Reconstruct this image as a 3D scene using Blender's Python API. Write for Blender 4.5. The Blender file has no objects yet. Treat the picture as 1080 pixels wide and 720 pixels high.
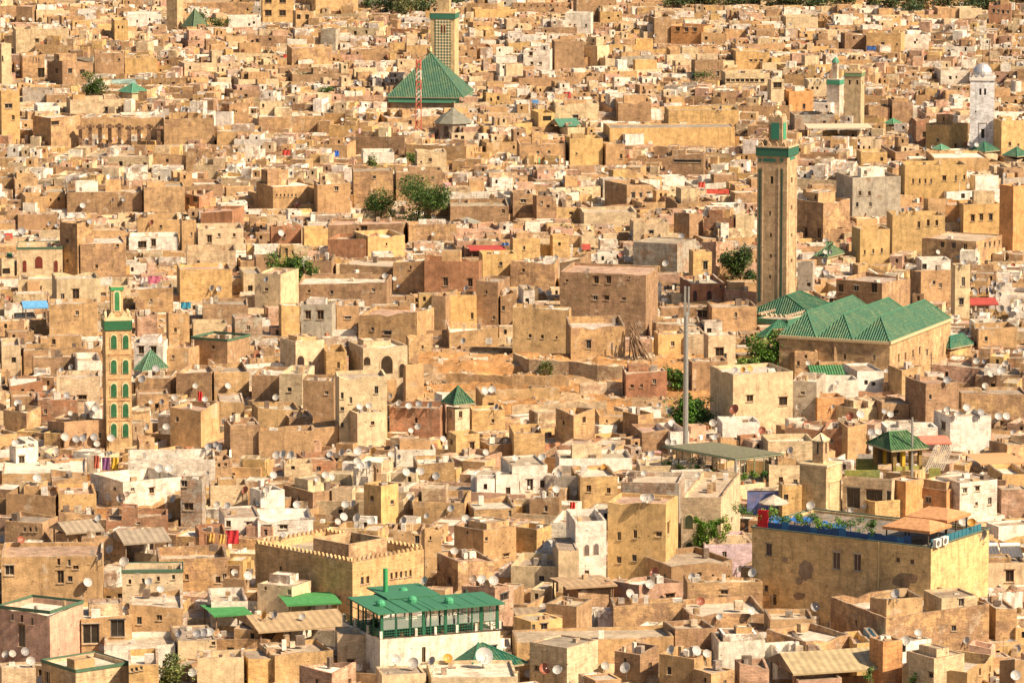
import bpy, math, random
from mathutils import Vector, Matrix, noise
R = random.Random(7)
scene = bpy.context.scene
COL = scene.collection
# ---------------------------------------------------------------- camera
PW, PH, FPX, YH, CH = 1080.0, 720.0, 5260.0, -400.0, 125.0
PITCH = math.atan((PH / 2 - YH) / FPX)
cam_d = bpy.data.cameras.new("camera"); cam = bpy.data.objects.new("camera", cam_d); COL.objects.link(cam)
cam.location = (0, 0, CH); cam.rotation_euler = (math.pi / 2 - PITCH, 0, 0)
cam_d.sensor_width = 36; cam_d.lens = FPX / PW * 36; cam_d.clip_start = 5; cam_d.clip_end = 12000
scene.camera = cam
# ---------------------------------------------------------------- light
SUN_EL, SUN_AZ = math.radians(43), math.atan2(0.86, -0.51)
world = bpy.data.worlds.new("World"); scene.world = world; world.use_nodes = True
wn = world.node_tree.nodes; wl = world.node_tree.links
bg = wn["Background"]; sky = wn.new("ShaderNodeTexSky"); sky.sky_type = 'NISHITA'; sky.sun_disc = False
sky.sun_elevation = SUN_EL; sky.sun_rotation = SUN_AZ; sky.air_density = 1.2; sky.dust_density = 3.0; sky.ozone_density = 0.6
wl.new(sky.outputs[0], bg.inputs[0]); bg.inputs[1].default_value = 0.068
sd = Vector((math.sin(SUN_AZ) * math.cos(SUN_EL), math.cos(SUN_AZ) * math.cos(SUN_EL), math.sin(SUN_EL)))
sun_d = bpy.data.lights.new("sun", 'SUN'); sun_d.energy = 5.0; sun_d.angle = math.radians(0.5); sun_d.color = (1.0, 0.86, 0.66)
sun = bpy.data.objects.new("sun", sun_d); COL.objects.link(sun); sun.location = (200, 300, 400)
sun.rotation_euler = sd.to_track_quat('Z', 'Y').to_euler()
vs = scene.view_settings
vs.view_transform = 'Standard'; vs.look = 'None'; vs.gamma = 1; vs.exposure = 0.63
try:
    vs.use_white_balance = True; vs.white_balance_temperature = 7400; vs.white_balance_tint = 14
except Exception:
    pass
scene.cycles.max_bounces = 5; scene.cycles.diffuse_bounces = 4; scene.cycles.transparent_max_bounces = 8
# ---------------------------------------------------------------- pixel helpers
cp, sp_ = math.cos(PITCH), math.sin(PITCH)
def ray(px, py):
    a = (px - PW / 2) / FPX; b = -(py - PH / 2) / FPX
    return Vector((a, cp + b * sp_, -sp_ + b * cp))
def at(px, py, z):
    d = ray(px, py); t = (z - CH) / d.z
    return Vector((0, 0, CH)) + d * t
def at_y(px, py, Y):
    d = ray(px, py); return Vector((0, 0, CH)) + d * (Y / d.y)
def proj(p):
    x, y, z = p[0], p[1], p[2] - CH
    dep = y * cp - z * sp_; up = y * sp_ + z * cp
    return PW / 2 + FPX * x / dep, PH / 2 - FPX * up / dep
def ppm(Y): return FPX / Y
# ---------------------------------------------------------------- materials
MATS = {}
def nt(m): return m.node_tree.nodes, m.node_tree.links
def newmat(name):
    m = bpy.data.materials.new(name); m.use_nodes = True; MATS[name] = m
    n, l = nt(m); return m, n, l, n["Principled BSDF"]
def math_node(n, l, op, a, b=None, c=None):
    q = n.new("ShaderNodeMath"); q.operation = op
    for i, v in enumerate((a, b, c)):
        if v is None: continue
        if isinstance(v, (int, float)): q.inputs[i].default_value = v
        else: l.new(v, q.inputs[i])
    return q.outputs[0]
def mapr(n, l, v, a, b, c, d):
    q = n.new("ShaderNodeMapRange"); q.inputs[1].default_value = a; q.inputs[2].default_value = b
    q.inputs[3].default_value = c; q.inputs[4].default_value = d; l.new(v, q.inputs[0]); return q.outputs[0]
def noise_n(n, l, vec, scale, detail=3, rough=0.55, stretch=(1, 1, 1)):
    if stretch != (1, 1, 1):
        mp = n.new("ShaderNodeMapping"); mp.inputs["Scale"].default_value = stretch; l.new(vec, mp.inputs[0]); vec = mp.outputs[0]
    q = n.new("ShaderNodeTexNoise"); q.inputs["Scale"].default_value = scale; q.inputs["Detail"].default_value = detail
    q.inputs["Roughness"].default_value = rough; l.new(vec, q.inputs["Vector"]); return q.outputs[0]
def mixc(n, l, fac, a, b, mode='MIX'):
    q = n.new("ShaderNodeMix"); q.data_type = 'RGBA'; q.blend_type = mode
    if isinstance(fac, (int, float)): q.inputs[0].default_value = fac
    else: l.new(fac, q.inputs[0])
    for i, v in ((6, a), (7, b)):
        if isinstance(v, tuple): q.inputs[i].default_value = (*v, 1)
        else: l.new(v, q.inputs[i])
    return q.outputs[2]
def vmul(n, l, col, f):
    q = n.new("ShaderNodeVectorMath"); q.operation = 'SCALE'; l.new(col, q.inputs[0]); l.new(f, q.inputs[3]); return q.outputs[0]
def weathered(name, lo, hi, patch, rough=0.95, bump=0.6, streak=True, holes=True):
    m, n, l, b = newmat(name)
    geo = n.new("ShaderNodeNewGeometry"); pos = geo.outputs["Position"]
    at_ = n.new("ShaderNodeAttribute"); at_.attribute_name = "Col"; col = at_.outputs["Color"]
    big = noise_n(n, l, pos, 0.13, 3, 0.6); mid = noise_n(n, l, pos, 0.9, 5, 0.65); fine = noise_n(n, l, pos, 4.2, 4, 0.7, (1, 1, 2.2))
    f = mapr(n, l, big, 0.3, 0.7, lo, hi)
    f = math_node(n, l, 'MULTIPLY', f, mapr(n, l, mid, 0.28, 0.72, 0.66, 1.26))
    f = math_node(n, l, 'MULTIPLY', f, mapr(n, l, fine, 0.25, 0.75, 0.7, 1.24))
    vf = noise_n(n, l, pos, 11.0, 3, 0.7, (1, 1, 1.8)); f = math_node(n, l, 'MULTIPLY', f, mapr(n, l, vf, 0.3, 0.7, 0.78, 1.2))
    if streak:
        st = noise_n(n, l, pos, 1.5, 3, 0.6, (1, 1, 0.12))
        f = math_node(n, l, 'MULTIPLY', f, mapr(n, l, st, 0.52, 0.75, 1.0, 0.66))
    if holes:
        vo = n.new("ShaderNodeTexVoronoi"); vo.inputs["Scale"].default_value = 0.8; l.new(pos, vo.inputs["Vector"])
        f = math_node(n, l, 'MULTIPLY', f, mapr(n, l, vo.outputs["Distance"], 0.06, 0.11, 0.35, 1.0))
    al = at_.outputs["Alpha"]                       # a constant of each building: how far its plaster has gone
    course = noise_n(n, l, pos, 1.0, 3, 0.7, (0.8, 0.8, 5.5))
    cf = mapr(n, l, course, 0.3, 0.7, 0.74, 1.2); rough_wall = mapr(n, l, al, 0.35, 0.6, 0.0, 1.0)
    f = math_node(n, l, 'MULTIPLY', f, math_node(n, l, 'ADD', math_node(n, l, 'MULTIPLY', cf, rough_wall), math_node(n, l, 'SUBTRACT', 1.0, rough_wall)))
    pn = math_node(n, l, 'ADD', noise_n(n, l, pos, 0.42, 6, 0.75), math_node(n, l, 'MULTIPLY', math_node(n, l, 'SUBTRACT', al, 0.5), 0.22))
    pf = mapr(n, l, pn, 0.55, 0.60, 0.0, patch)
    col2 = mixc(n, l, pf, col, (0.36, 0.225, 0.145))
    pf2 = mapr(n, l, noise_n(n, l, pos, 0.33, 4, 0.7, (1.3, 0.8, 1.1)), 0.60, 0.66, 0.0, patch * 0.8)
    col2 = mixc(n, l, pf2, col2, (0.60, 0.50, 0.38))
    out = vmul(n, l, col2, f)
    l.new(out, b.inputs["Base Color"]); b.inputs["Roughness"].default_value = rough; b.inputs["Specular IOR Level"].default_value = 0.15
    bp = n.new("ShaderNodeBump"); bp.inputs["Strength"].default_value = bump; bp.inputs["Distance"].default_value = 0.12
    l.new(math_node(n, l, 'ADD', fine, mid), bp.inputs["Height"]); l.new(bp.outputs[0], b.inputs["Normal"])
    return m
weathered("plaster", 0.78, 1.16, 0.75)
weathered("paint_wall", 0.9, 1.06, 0.28, bump=0.3)
weathered("roof_screed", 0.75, 1.15, 0.45, streak=False)
weathered("earth", 0.65, 1.25, 0.5, bump=1.0, streak=False, holes=False)
def simple(name, rough=0.7, metal=0.0, nz=0.15, scale=3.0, spec=0.3):
    m, n, l, b = newmat(name)
    geo = n.new("ShaderNodeNewGeometry"); at_ = n.new("ShaderNodeAttribute"); at_.attribute_name = "Col"
    f = mapr(n, l, noise_n(n, l, geo.outputs["Position"], scale, 4), 0.3, 0.7, 1 - nz, 1 + nz)
    l.new(vmul(n, l, at_.outputs["Color"], f), b.inputs["Base Color"]); b.inputs["Roughness"].default_value = rough
    b.inputs["Metallic"].default_value = metal; b.inputs["Specular IOR Level"].default_value = spec
    return m, n, l, b
simple("paint", 0.6); simple("metal", 0.45, 0.6); simple("cloth", 0.9, 0, 0.25, 2.0); simple("wood", 0.8, 0, 0.35, 5.0)
simple("pane", 0.25, 0, 0.3, 1.0, 0.5); simple("dish", 0.5, 0, 0.12, 3.0, 0.4)
m, n, l, b = simple("leaf", 0.6, 0, 0.45, 1.2, 0.3)
try: b.inputs["Subsurface Weight"].default_value = 0.0
except Exception: pass
# ribbed tiles : uv u = metres along the eave, v = metres up the slope
m, n, l, b = newmat("tile")
uv = n.new("ShaderNodeUVMap"); uv.uv_map = "UVMap"; at_ = n.new("ShaderNodeAttribute"); at_.attribute_name = "Col"
sx = n.new("ShaderNodeSeparateXYZ"); l.new(uv.outputs[0], sx.inputs[0]); geo = n.new("ShaderNodeNewGeometry")
s1 = math_node(n, l, 'SINE', math_node(n, l, 'MULTIPLY', sx.outputs[0], 2 * math.pi / 0.42))
s2 = math_node(n, l, 'SINE', math_node(n, l, 'MULTIPLY', sx.outputs[1], 2 * math.pi / 0.55))
f = mapr(n, l, s1, -1, 1, 0.6, 1.1)
f = math_node(n, l, 'MULTIPLY', f, mapr(n, l, s2, -1, 1, 0.9, 1.06))
f = math_node(n, l, 'MULTIPLY', f, mapr(n, l, noise_n(n, l, geo.outputs["Position"], 2.2, 6, 0.75), 0.3, 0.7, 0.5, 1.5))
c2 = mixc(n, l, mapr(n, l, noise_n(n, l, geo.outputs["Position"], 0.45, 6, 0.75), 0.45, 0.62, 0, 0.55), at_.outputs["Color"], (0.17, 0.24, 0.12))
l.new(vmul(n, l, c2, f), b.inputs["Base Color"]); b.inputs["Roughness"].default_value = 0.6; b.inputs["Specular IOR Level"].default_value = 0.25
bp = n.new("ShaderNodeBump"); bp.inputs["Strength"].default_value = 0.8; bp.inputs["Distance"].default_value = 0.1; l.new(s1, bp.inputs["Height"]); l.new(bp.outputs[0], b.inputs["Normal"])
# corrugated sheets
m, n, l, b = newmat("sheet")
uv = n.new("ShaderNodeUVMap"); uv.uv_map = "UVMap"; at_ = n.new("ShaderNodeAttribute"); at_.attribute_name = "Col"
sx = n.new("ShaderNodeSeparateXYZ"); l.new(uv.outputs[0], sx.inputs[0]); geo = n.new("ShaderNodeNewGeometry")
s1 = math_node(n, l, 'SINE', math_node(n, l, 'MULTIPLY', sx.outputs[0], 2 * math.pi / 0.9))
f = math_node(n, l, 'MULTIPLY', mapr(n, l, s1, -1, 1, 0.8, 1.08), mapr(n, l, noise_n(n, l, geo.outputs["Position"], 0.9, 5, 0.7), 0.3, 0.7, 0.7, 1.2))
l.new(vmul(n, l, at_.outputs["Color"], f), b.inputs["Base Color"]); b.inputs["Roughness"].default_value = 0.6
# green and white lattice brickwork of a minaret
m, n, l, b = newmat("lattice")
uv = n.new("ShaderNodeUVMap"); uv.uv_map = "UVMap"; sx = n.new("ShaderNodeSeparateXYZ"); l.new(uv.outputs[0], sx.inputs[0])
a1 = math_node(n, l, 'SINE', math_node(n, l, 'MULTIPLY', math_node(n, l, 'ADD', sx.outputs[0], sx.outputs[1]), 2 * math.pi / 1.5))
a2 = math_node(n, l, 'SINE', math_node(n, l, 'MULTIPLY', math_node(n, l, 'SUBTRACT', sx.outputs[0], sx.outputs[1]), 2 * math.pi / 1.5))
fk = mapr(n, l, math_node(n, l, 'MULTIPLY', a1, a2), -0.15, 0.15, 0, 1)
l.new(mixc(n, l, fk, (0.66, 0.54, 0.36), (0.07, 0.13, 0.08)), b.inputs["Base Color"]); b.inputs["Roughness"].default_value = 0.8
# glass of the glazed terrace
m, n, l, b = newmat("glass")
b.inputs["Base Color"].default_value = (0.75, 0.9, 0.82, 1); b.inputs["Alpha"].default_value = 0.28; b.inputs["Roughness"].default_value = 0.1
# ---------------------------------------------------------------- mesh builder
class MB:
    def __init__(s): s.v = []; s.f = []; s.m = []; s.c = []; s.uv = []; s.anyuv = False
    def face(s, pts, mat, col, uv=None):
        k = len(s.v); s.v.extend([tuple(p) for p in pts]); s.f.append(tuple(range(k, k + len(pts)))); s.m.append(mat); s.c.append(col)
        s.uv.append(uv)
        if uv: s.anyuv = True
    def box(s, o, ax, ay, az, mat, col, bottom=False):
        o = Vector(o); ax = Vector(ax); ay = Vector(ay); az = Vector(az)
        p = [o, o + ax, o + ax + ay, o + ay]; q = [a + az for a in p]
        for i in range(4):
            j = (i + 1) % 4; s.face((p[i], p[j], q[j], q[i]), mat, col)
        s.face(q, mat, col)
        if bottom: s.face(p[::-1], mat, col)
    def tube(s, a, b, r0, r1, mat, col, n=6, cap=True):
        a = Vector(a); b = Vector(b); d = (b - a).normalized()
        x = d.orthogonal().normalized(); y = d.cross(x)
        A = [a + (x * math.cos(t) + y * math.sin(t)) * r0 for t in [2 * math.pi * i / n for i in range(n)]]
        B = [b + (x * math.cos(t) + y * math.sin(t)) * r1 for t in [2 * math.pi * i / n for i in range(n)]]
        for i in range(n):
            j = (i + 1) % n; s.face((A[i], A[j], B[j], B[i]), mat, col)
        if cap: s.face(B, mat, col)
    def lathe(s, c, prof, mat, col, n=16, ax=Vector((0, 0, 1))):
        c = Vector(c); x = ax.orthogonal().normalized(); y = ax.cross(x)
        rings = [[c + ax * h + (x * math.cos(2 * math.pi * i / n) + y * math.sin(2 * math.pi * i / n)) * r for i in range(n)] for r, h in prof]
        for A, B in zip(rings, rings[1:]):
            for i in range(n):
                j = (i + 1) % n; s.face((A[i], A[j], B[j], B[i]), mat, col)
    def build(s, name, parent=None, origin=None, smooth=False):
        org = Vector(parent["_o"]) if parent is not None else Vector(origin if origin is not None else (0, 0, 0))
        me = bpy.data.meshes.new(name); me.from_pydata([(x - org.x, y - org.y, z - org.z) for x, y, z in s.v], [], s.f)
        keys = sorted(set(s.m)); idx = {k: i for i, k in enumerate(keys)}
        for k in keys: me.materials.append(MATS[k])
        me.polygons.foreach_set("material_index", [idx[k] for k in s.m])
        ca = me.color_attributes.new("Col", 'FLOAT_COLOR', 'CORNER'); data = []
        for f, c in zip(s.f, s.c): a_ = (c[0] * 917.3 + c[2] * 613.7) % 1.0; data.extend((c[0], c[1], c[2], a_) * len(f))
        ca.data.foreach_set("color", data)
        if s.anyuv:
            ul = me.uv_layers.new(name="UVMap"); d = []
            for f, u in zip(s.f, s.uv):
                if u:
                    for q in u: d.extend(q)
                else: d.extend((0.0, 0.0) * len(f))
            ul.data.foreach_set("uv", d)
        if smooth: me.polygons.foreach_set("use_smooth", [True] * len(s.f))
        o = bpy.data.objects.new(name, me); COL.objects.link(o)
        if parent is not None: o.parent = parent; o["_o"] = tuple(org)
        else: o.location = org; o["_o"] = tuple(org)
        return o
def tag(o, label=None, cat=None, group=None, kind=None):
    if label: o["label"] = label
    if cat: o["category"] = cat
    if group: o["group"] = group
    if kind: o["kind"] = kind
    return o
def empty(name, loc, label=None, cat=None, group=None):
    o = bpy.data.objects.new(name, None); COL.objects.link(o); o.location = loc; o["_o"] = tuple(loc); return tag(o, label, cat, group)
# ---------------------------------------------------------------- frame of a building from its picture corners
class Fr: pass
def place(xl, xc, xr, yt, yb, hl=6.0, t=None, d=None, w=None):
    f = Fr(); f.px = (xl, xc, xr, yt, yb); f.hl = hl
    c = at(xc, yb, hl); f.Y = c.y; f.c = Vector((c.x, c.y, 0)); f.h = at_y(xc, yt, c.y).z
    s = ppm(c.y); a = max(xc - xl, 0.0); b = max(xr - xc, 0.0)
    vis = (yb - yt) / max(1e-3, (yb - YH) / c.y) if yb > yt else 4
    dd = d if d else min(9.0, max(4.5, vis))
    if t is None:
        t = math.degrees(math.atan2(a, b)) if a > 2 and b > 2 else (4.0 if a <= 2 else 86.0)
        t = min(86, max(4, t))
    th = math.radians(t); f.th = th
    f.u = Vector((math.cos(th), math.sin(th), 0)); f.v = Vector((-math.sin(th), math.cos(th), 0))
    f.w = w if w else (b / s / math.cos(th) if b > 2 else dd)
    f.d = d if (d and a <= 2) else (a / s / math.sin(th) if a > 2 else dd)
    if b > 2 and a > 2 and t is not None:
        f.w = min(f.w, 40); f.d = min(f.d, 45)
    return f
def P(f, u, v, z): return f.c + f.u * u + f.v * v + Vector((0, 0, z))
def onface(f, px, py):
    """picture point -> (face 'L'|'R', distance along it, z)"""
    d = ray(px, py); side = 'L' if px < f.px[1] else 'R'
    nrm = -f.u if side == 'L' else -f.v
    C = Vector((0, 0, CH)); t = (f.c - C).dot(nrm) / d.dot(nrm); p = C + d * t; r = p - f.c
    return side, (r.dot(f.v) if side == 'L' else r.dot(f.u)), p.z
def jit(c, a, rnd=R):
    k = 1 + rnd.uniform(-a, a); return (min(0.85, c[0] * k * (1 + rnd.uniform(-a, a) * .3)), min(0.85, c[1] * k), min(0.85, c[2] * k * (1 + rnd.uniform(-a, a) * .4)))
WC = {'o': (0.56, 0.365, 0.195), 'b': (0.41, 0.265, 0.155), 'w': (0.78, 0.73, 0.65), 'c': (0.66, 0.52, 0.34), 'y': (0.64, 0.43, 0.20),
      'p': (0.56, 0.36, 0.26), 'r': (0.43, 0.22, 0.13), 'g': (0.45, 0.40, 0.33), 'B': (0.30, 0.42, 0.50), 'l': (0.58, 0.46, 0.50), 'O': (0.62, 0.33, 0.15)}
WN = {'o': 'ochre', 'b': 'brown', 'w': 'whitewashed', 'c': 'cream', 'y': 'golden yellow', 'p': 'pinkish', 'r': 'reddish brown', 'g': 'greyish', 'B': 'blue-grey', 'l': 'lilac', 'O': 'orange'}
ROOFC = [(0.46, 0.38, 0.29), (0.42, 0.35, 0.27), (0.52, 0.44, 0.34), (0.48, 0.34, 0.26), (0.58, 0.52, 0.44), (0.37, 0.31, 0.25), (0.70, 0.64, 0.55)]
DARK = (0.035, 0.028, 0.022); GREEN = (0.045, 0.18, 0.10)
def wallface(mb, O, T, N, L, H, wins, mat, col, pane=DARK, reveal=0.22, rw=None):
    """wall from O along T (length L) up to H with real openings wins=[(s0,s1,z0,z1)]; N is the outward normal"""
    ws = [(max(.1, a), min(L - .1, b), z0, min(z1, H - .05)) for a, b, z0, z1 in wins if b > .15 and a < L - .15 and z0 < H - .2]
    ws = [w for w in ws if w[1] - w[0] > .1 and w[3] - w[2] > .1]
    xs = sorted({0.0, L, *[round(w[0], 3) for w in ws], *[round(w[1], 3) for w in ws]}); zs = sorted({0.0, H, *[round(w[2], 3) for w in ws], *[round(w[3], 3) for w in ws]})
    Z = Vector((0, 0, 1))
    for a, b in zip(xs, xs[1:]):
        if b - a < 1e-3: continue
        run = None
        for z0, z1 in zip(zs, zs[1:]):
            if z1 - z0 < 1e-3: continue
            mx, mz = (a + b) / 2, (z0 + z1) / 2
            hole = any(w[0] - 1e-3 < mx < w[1] + 1e-3 and w[2] - 1e-3 < mz < w[3] + 1e-3 for w in ws)
            if hole:
                if run: mb.face((O + T * a + Z * run[0], O + T * b + Z * run[0], O + T * b + Z * run[1], O + T * a + Z * run[1]), mat, col); run = None
            else: run = (run[0], z1) if run else (z0, z1)
        if run: mb.face((O + T * a + Z * run[0], O + T * b + Z * run[0], O + T * b + Z * run[1], O + T * a + Z * run[1]), mat, col)
    for a, b, z0, z1 in ws:
        q = [O + T * a + Z * z0, O + T * b + Z * z0, O + T * b + Z * z1, O + T * a + Z * z1]; r = [p - N * reveal for p in q]
        for i in range(4): j = (i + 1) % 4; mb.face((q[i], r[i], r[j], q[j]), mat, col)
        if rw is None: mb.face(r, 'pane', pane)
    return ws
def window_obj(O, T, N, w, root, frame, pane, reveal=0.22, kind='window'):
    a, b, z0, z1 = w; Z = Vector((0, 0, 1)); m = MB(); q = O - N * (reveal - .03)
    fw = min(.09, (b - a) * .14)
    m.face((q + T * a + Z * z0, q + T * b + Z * z0, q + T * b + Z * z1, q + T * a + Z * z1), 'pane', pane)
    for s0, s1, y0, y1 in ((a, a + fw, z0, z1), (b - fw, b, z0, z1), (a + fw, b - fw, z0, z0 + fw), (a + fw, b - fw, z1 - fw, z1), ((a + b) / 2 - fw / 3, (a + b) / 2 + fw / 3, z0 + fw, z1 - fw)):
        m.box(q + T * s0 + Z * y0, T * (s1 - s0), N * .06, Z * (y1 - y0), 'wood', frame)
    m.box(O + T * (a - .12) + Z * (z0 - .1), T * (b - a + .24), N * .12, Z * .09, 'plaster', (0.5, .4, .28), True)   # sill
    if b - a > .7: m.box(O + T * (a - .15) + Z * (z1 + .02), T * (b - a + .3), N * .1, Z * .1, 'wood', frame, True)
    return m.build(kind, root)
def ring_pts(f): return [(0, 0), (f.w, 0), (f.w, f.d), (0, f.d)]
def building(f, col, rnd, wins=(), mat='plaster', sink=None, roofcol=None, coping=None, merge=None, name='house', seg=1.6, jag=0.09, z0=0.0, frame=None, pth=0.28, crenel=0, winparts=True, lean=True):
    """a flat-roofed block with a thick parapet. merge=MB puts everything in that builder (background mass); otherwise object with parts."""
    h = f.h; sink = rnd.uniform(.5, 1.3) if sink is None else sink
    sink = min(sink, max(.3, h - z0 - 1)); roofcol = roofcol or jit(rnd.choice(ROOFC), .12, rnd); Z = Vector((0, 0, 1))
    org = P(f, 0, 0, z0); body = merge or MB(); par = merge or MB(); rf = merge or MB()
    cs = ring_pts(f); faces = [('R', P(f, 0, 0, 0), f.u, -f.v, f.w), ('S', P(f, f.w, 0, 0), f.v, f.u, f.d), ('K', P(f, f.w, f.d, 0), -f.u, f.v, f.w), ('L', P(f, 0, f.d, 0), -f.v, -f.u, f.d)]
    top = h - max(.12, jag * 2.5); winlist = []; ho = {}
    profile = []; sl = jag * 5 if jag > .05 else .08; co = [-abs(rnd.gauss(0, sl)) for _ in range(4)]
    if jag > .05 and rnd.random() < .3: q_ = rnd.randrange(4); co[q_] = co[(q_ + 1) % 4] = -rnd.uniform(.3, .9)
    co = [max(c, -.9, -(h - z0) * .25) for c in co]; fi = 0
    for (k, O, T, N, L) in faces:
        n = max(1, int(L / seg)); c0_, c1_ = co[fi], co[(fi + 1) % 4]; fi += 1
        hs = [h + c0_ + (c1_ - c0_) * i / n + rnd.uniform(-jag, 0) for i in range(n + 1)]
        if n > 3 and rnd.random() < .25 and jag > .03: hs[rnd.randrange(1, n)] -= rnd.uniform(.2, .6) if top > h - .3 else .2
        profile.append([n, hs])
    for i in range(4): profile[i][1][-1] = profile[(i + 1) % 4][1][0]
    rz = min(min(q_[1]) for q_ in profile) - .12 if sink < .35 else min(h - sink, min(min(q_[1]) for q_ in profile) - .1)
    rz = max(rz, z0 + .05)
    colw = col
    copc = rnd.choice((jit(col, .08, rnd), (.33, .26, .19), (.26, .21, .16), tuple(c * .7 for c in col), (.5, .44, .36)))
    for (k, O, T, N, L), (n, hs) in zip(faces, profile):
        if k == 'K' and merge is not None:
            pass
        W = []
        for (side, s, z, ww, wh, kind, pc) in wins:
            if side == k:
                s2 = (L - s) if k == 'L' else s
                W.append((s2 - ww / 2, s2 + ww / 2, z - wh / 2, z + wh / 2, kind, pc))
        hh = min([top] + [x - .03 for x in hs]) 
        zz = z0
        Ob = O + Z * zz
        ws = wallface(body, Ob, T, N, L, hh - zz, [(a, b, c_ - zz, d_ - zz) for a, b, c_, d_, _, _ in W], mat, colw, rw=None if (merge or not winparts) else 1)
        if not merge and winparts:
            for wi in ws:
                src = min(W, key=lambda q: abs(q[0] - wi[0]) + abs(q[2] - zz - wi[2])); winlist.append((Ob, T, N, wi, src[4], src[5]))
        for i in range(n):
            a, b = L * i / n, L * (i + 1) / n
            body.face((O + T * a + Z * hh, O + T * b + Z * hh, O + T * b + Z * hs[i + 1], O + T * a + Z * hs[i]), mat, colw)
            # coping and inner parapet face (mitred at the corners)
            def ins(s): return min(max(s, pth), L - pth)
            ia, ib = O + T * ins(a) - N * pth, O + T * ins(b) - N * pth
            cc = coping or copc
            par.face((O + T * a + Z * hs[i], O + T * b + Z * hs[i + 1], ib + Z * hs[i + 1], ia + Z * hs[i]), 'plaster', tuple(min(.8, q * 1.08) for q in cc))
            par.face((ia + Z * hs[i], ib + Z * hs[i + 1], ib + Z * rz, ia + Z * rz), mat, colw)
    rf.face([P(f, pth, pth, rz), P(f, f.w - pth, pth, rz), P(f, f.w - pth, f.d - pth, rz), P(f, pth, f.d - pth, rz)], 'roof_screed', roofcol)
    if crenel and not merge: crenels(par, f, h + jag * .2, crenel, col)
    if merge: return None
    o = body.build(name, None, org); rf.build('roof', o); par.build('parapet', o)
    for Ob, T, N, wi, kind, pc in winlist:
        window_obj(Ob, T, N, wi, o, frame or rnd.choice(((.16, .09, .05), (.25, .17, .1), (.45, .4, .33), (.12, .12, .12))), pc or DARK, kind='door' if kind == 'd' else 'window')
    return o
def crenels(m, f, z, size, col, pth=.3, mat='plaster'):
    Z = Vector((0, 0, 1))
    for O, T, N, L in ((P(f, 0, 0, z), f.u, -f.v, f.w), (P(f, f.w, 0, z), f.v, f.u, f.d), (P(f, f.w, f.d, z), -f.u, f.v, f.w), (P(f, 0, f.d, z), -f.v, -f.u, f.d)):
        n = max(2, int(L / (size * 1.7)))
        for i in range(n):
            a = L * (i + .5) / n; w = L / n * .58
            A = O + T * (a - w / 2) - N * pth; 
            q = [O + T * (a - w / 2), O + T * (a + w / 2), O + T * (a + w * .3) + Z * size * .6, O + T * a + Z * size, O + T * (a - w * .3) + Z * size * .6]
            r = [p - N * pth for p in q]
            m.face(q, mat, col); m.face(r[::-1], mat, col)
            for k in range(1, 5): j = (k + 1) % 5; m.face((q[k], r[k], r[j], q[j]), mat, tuple(min(.8, c * 1.1) for c in col))
def hip(mb, f, u0, u1, v0, v1, z0, z1, ridge=None, col=GREEN, mat='tile', over=.3, apex=None):
    """hipped or pyramid roof in the frame; ridge=(axis, inset)"""
    u0 -= over; u1 += over; v0 -= over; v1 += over
    c = [P(f, u0, v0, z0), P(f, u1, v0, z0), P(f, u1, v1, z0), P(f, u0, v1, z0)]
    um, vm = (u0 + u1) / 2, (v0 + v1) / 2
    if ridge is None: r0 = r1 = P(f, um, vm, z1); axis = 'u'
    elif ridge[0] == 'u': r0, r1, axis = P(f, u0 + ridge[1], vm, z1), P(f, u1 - ridge[1], vm, z1), 'u'
    else: r0, r1, axis = P(f, um, v0 + ridge[1], z1), P(f, um, v1 - ridge[1], z1), 'v'
    if axis == 'u': fs = [(c[0], c[1], r1, r0), (c[1], c[2], r1), (c[2], c[3], r0, r1), (c[3], c[0], r0)]
    else: fs = [(c[0], c[1], r0), (c[1], c[2], r1, r0), (c[2], c[3], r1), (c[3], c[0], r0, r1)]
    for q in fs:
        q = list(q)
        if len(q) == 4 and (q[2] - q[3]).length < 1e-3: q = q[:3]
        T = (q[1] - q[0]).normalized(); N = T.cross(q[2] - q[0]).normalized(); S = N.cross(T)
        mb.face(q, mat, col, [((p - q[0]).dot(T), (p - q[0]).dot(S)) for p in q])
    for i in range(4):
        j = (i + 1) % 4; mb.face((c[i] - Vector((0, 0, .22)), c[j] - Vector((0, 0, .22)), c[j], c[i]), 'paint', (.33, .28, .18))
        r = r0 if (i in (0, 3) if axis == 'u' else i in (0, 1)) else r1
        mb.tube(c[i] + Vector((0, 0, .03)), r + Vector((0, 0, .03)), .11, .11, 'paint', tuple(x * 1.15 for x in col), 5)
    if (r1 - r0).length > .1: mb.tube(r0, r1, .13, .13, 'paint', tuple(x * 1.15 for x in col), 5)
    mb.face(c[::-1], 'wood', (.2, .13, .08))
    return r0, r1
def arch(mb, O, T, N, w, h, mat, col, off=0.02, n=8, horse=False):
    """upright arched panel centred on O (bottom), proud of the wall by off"""
    Z = Vector((0, 0, 1)); r = w / 2; pts = [(-r, 0), (r, 0)]
    pts += [(r * math.cos(math.pi * i / n), (h - r) + r * 1.15 * math.sin(math.pi * i / n)) for i in range(n + 1)]
    q = [O + T * a + Z * b + N * off for a, b in pts]; mb.face(q, mat, col)
    if off > .05:
        p0 = [O + T * a + Z * b for a, b in pts]
        for i in range(len(q)): j = (i + 1) % len(q); mb.face((p0[i], p0[j], q[j], q[i]), mat, col)
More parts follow.
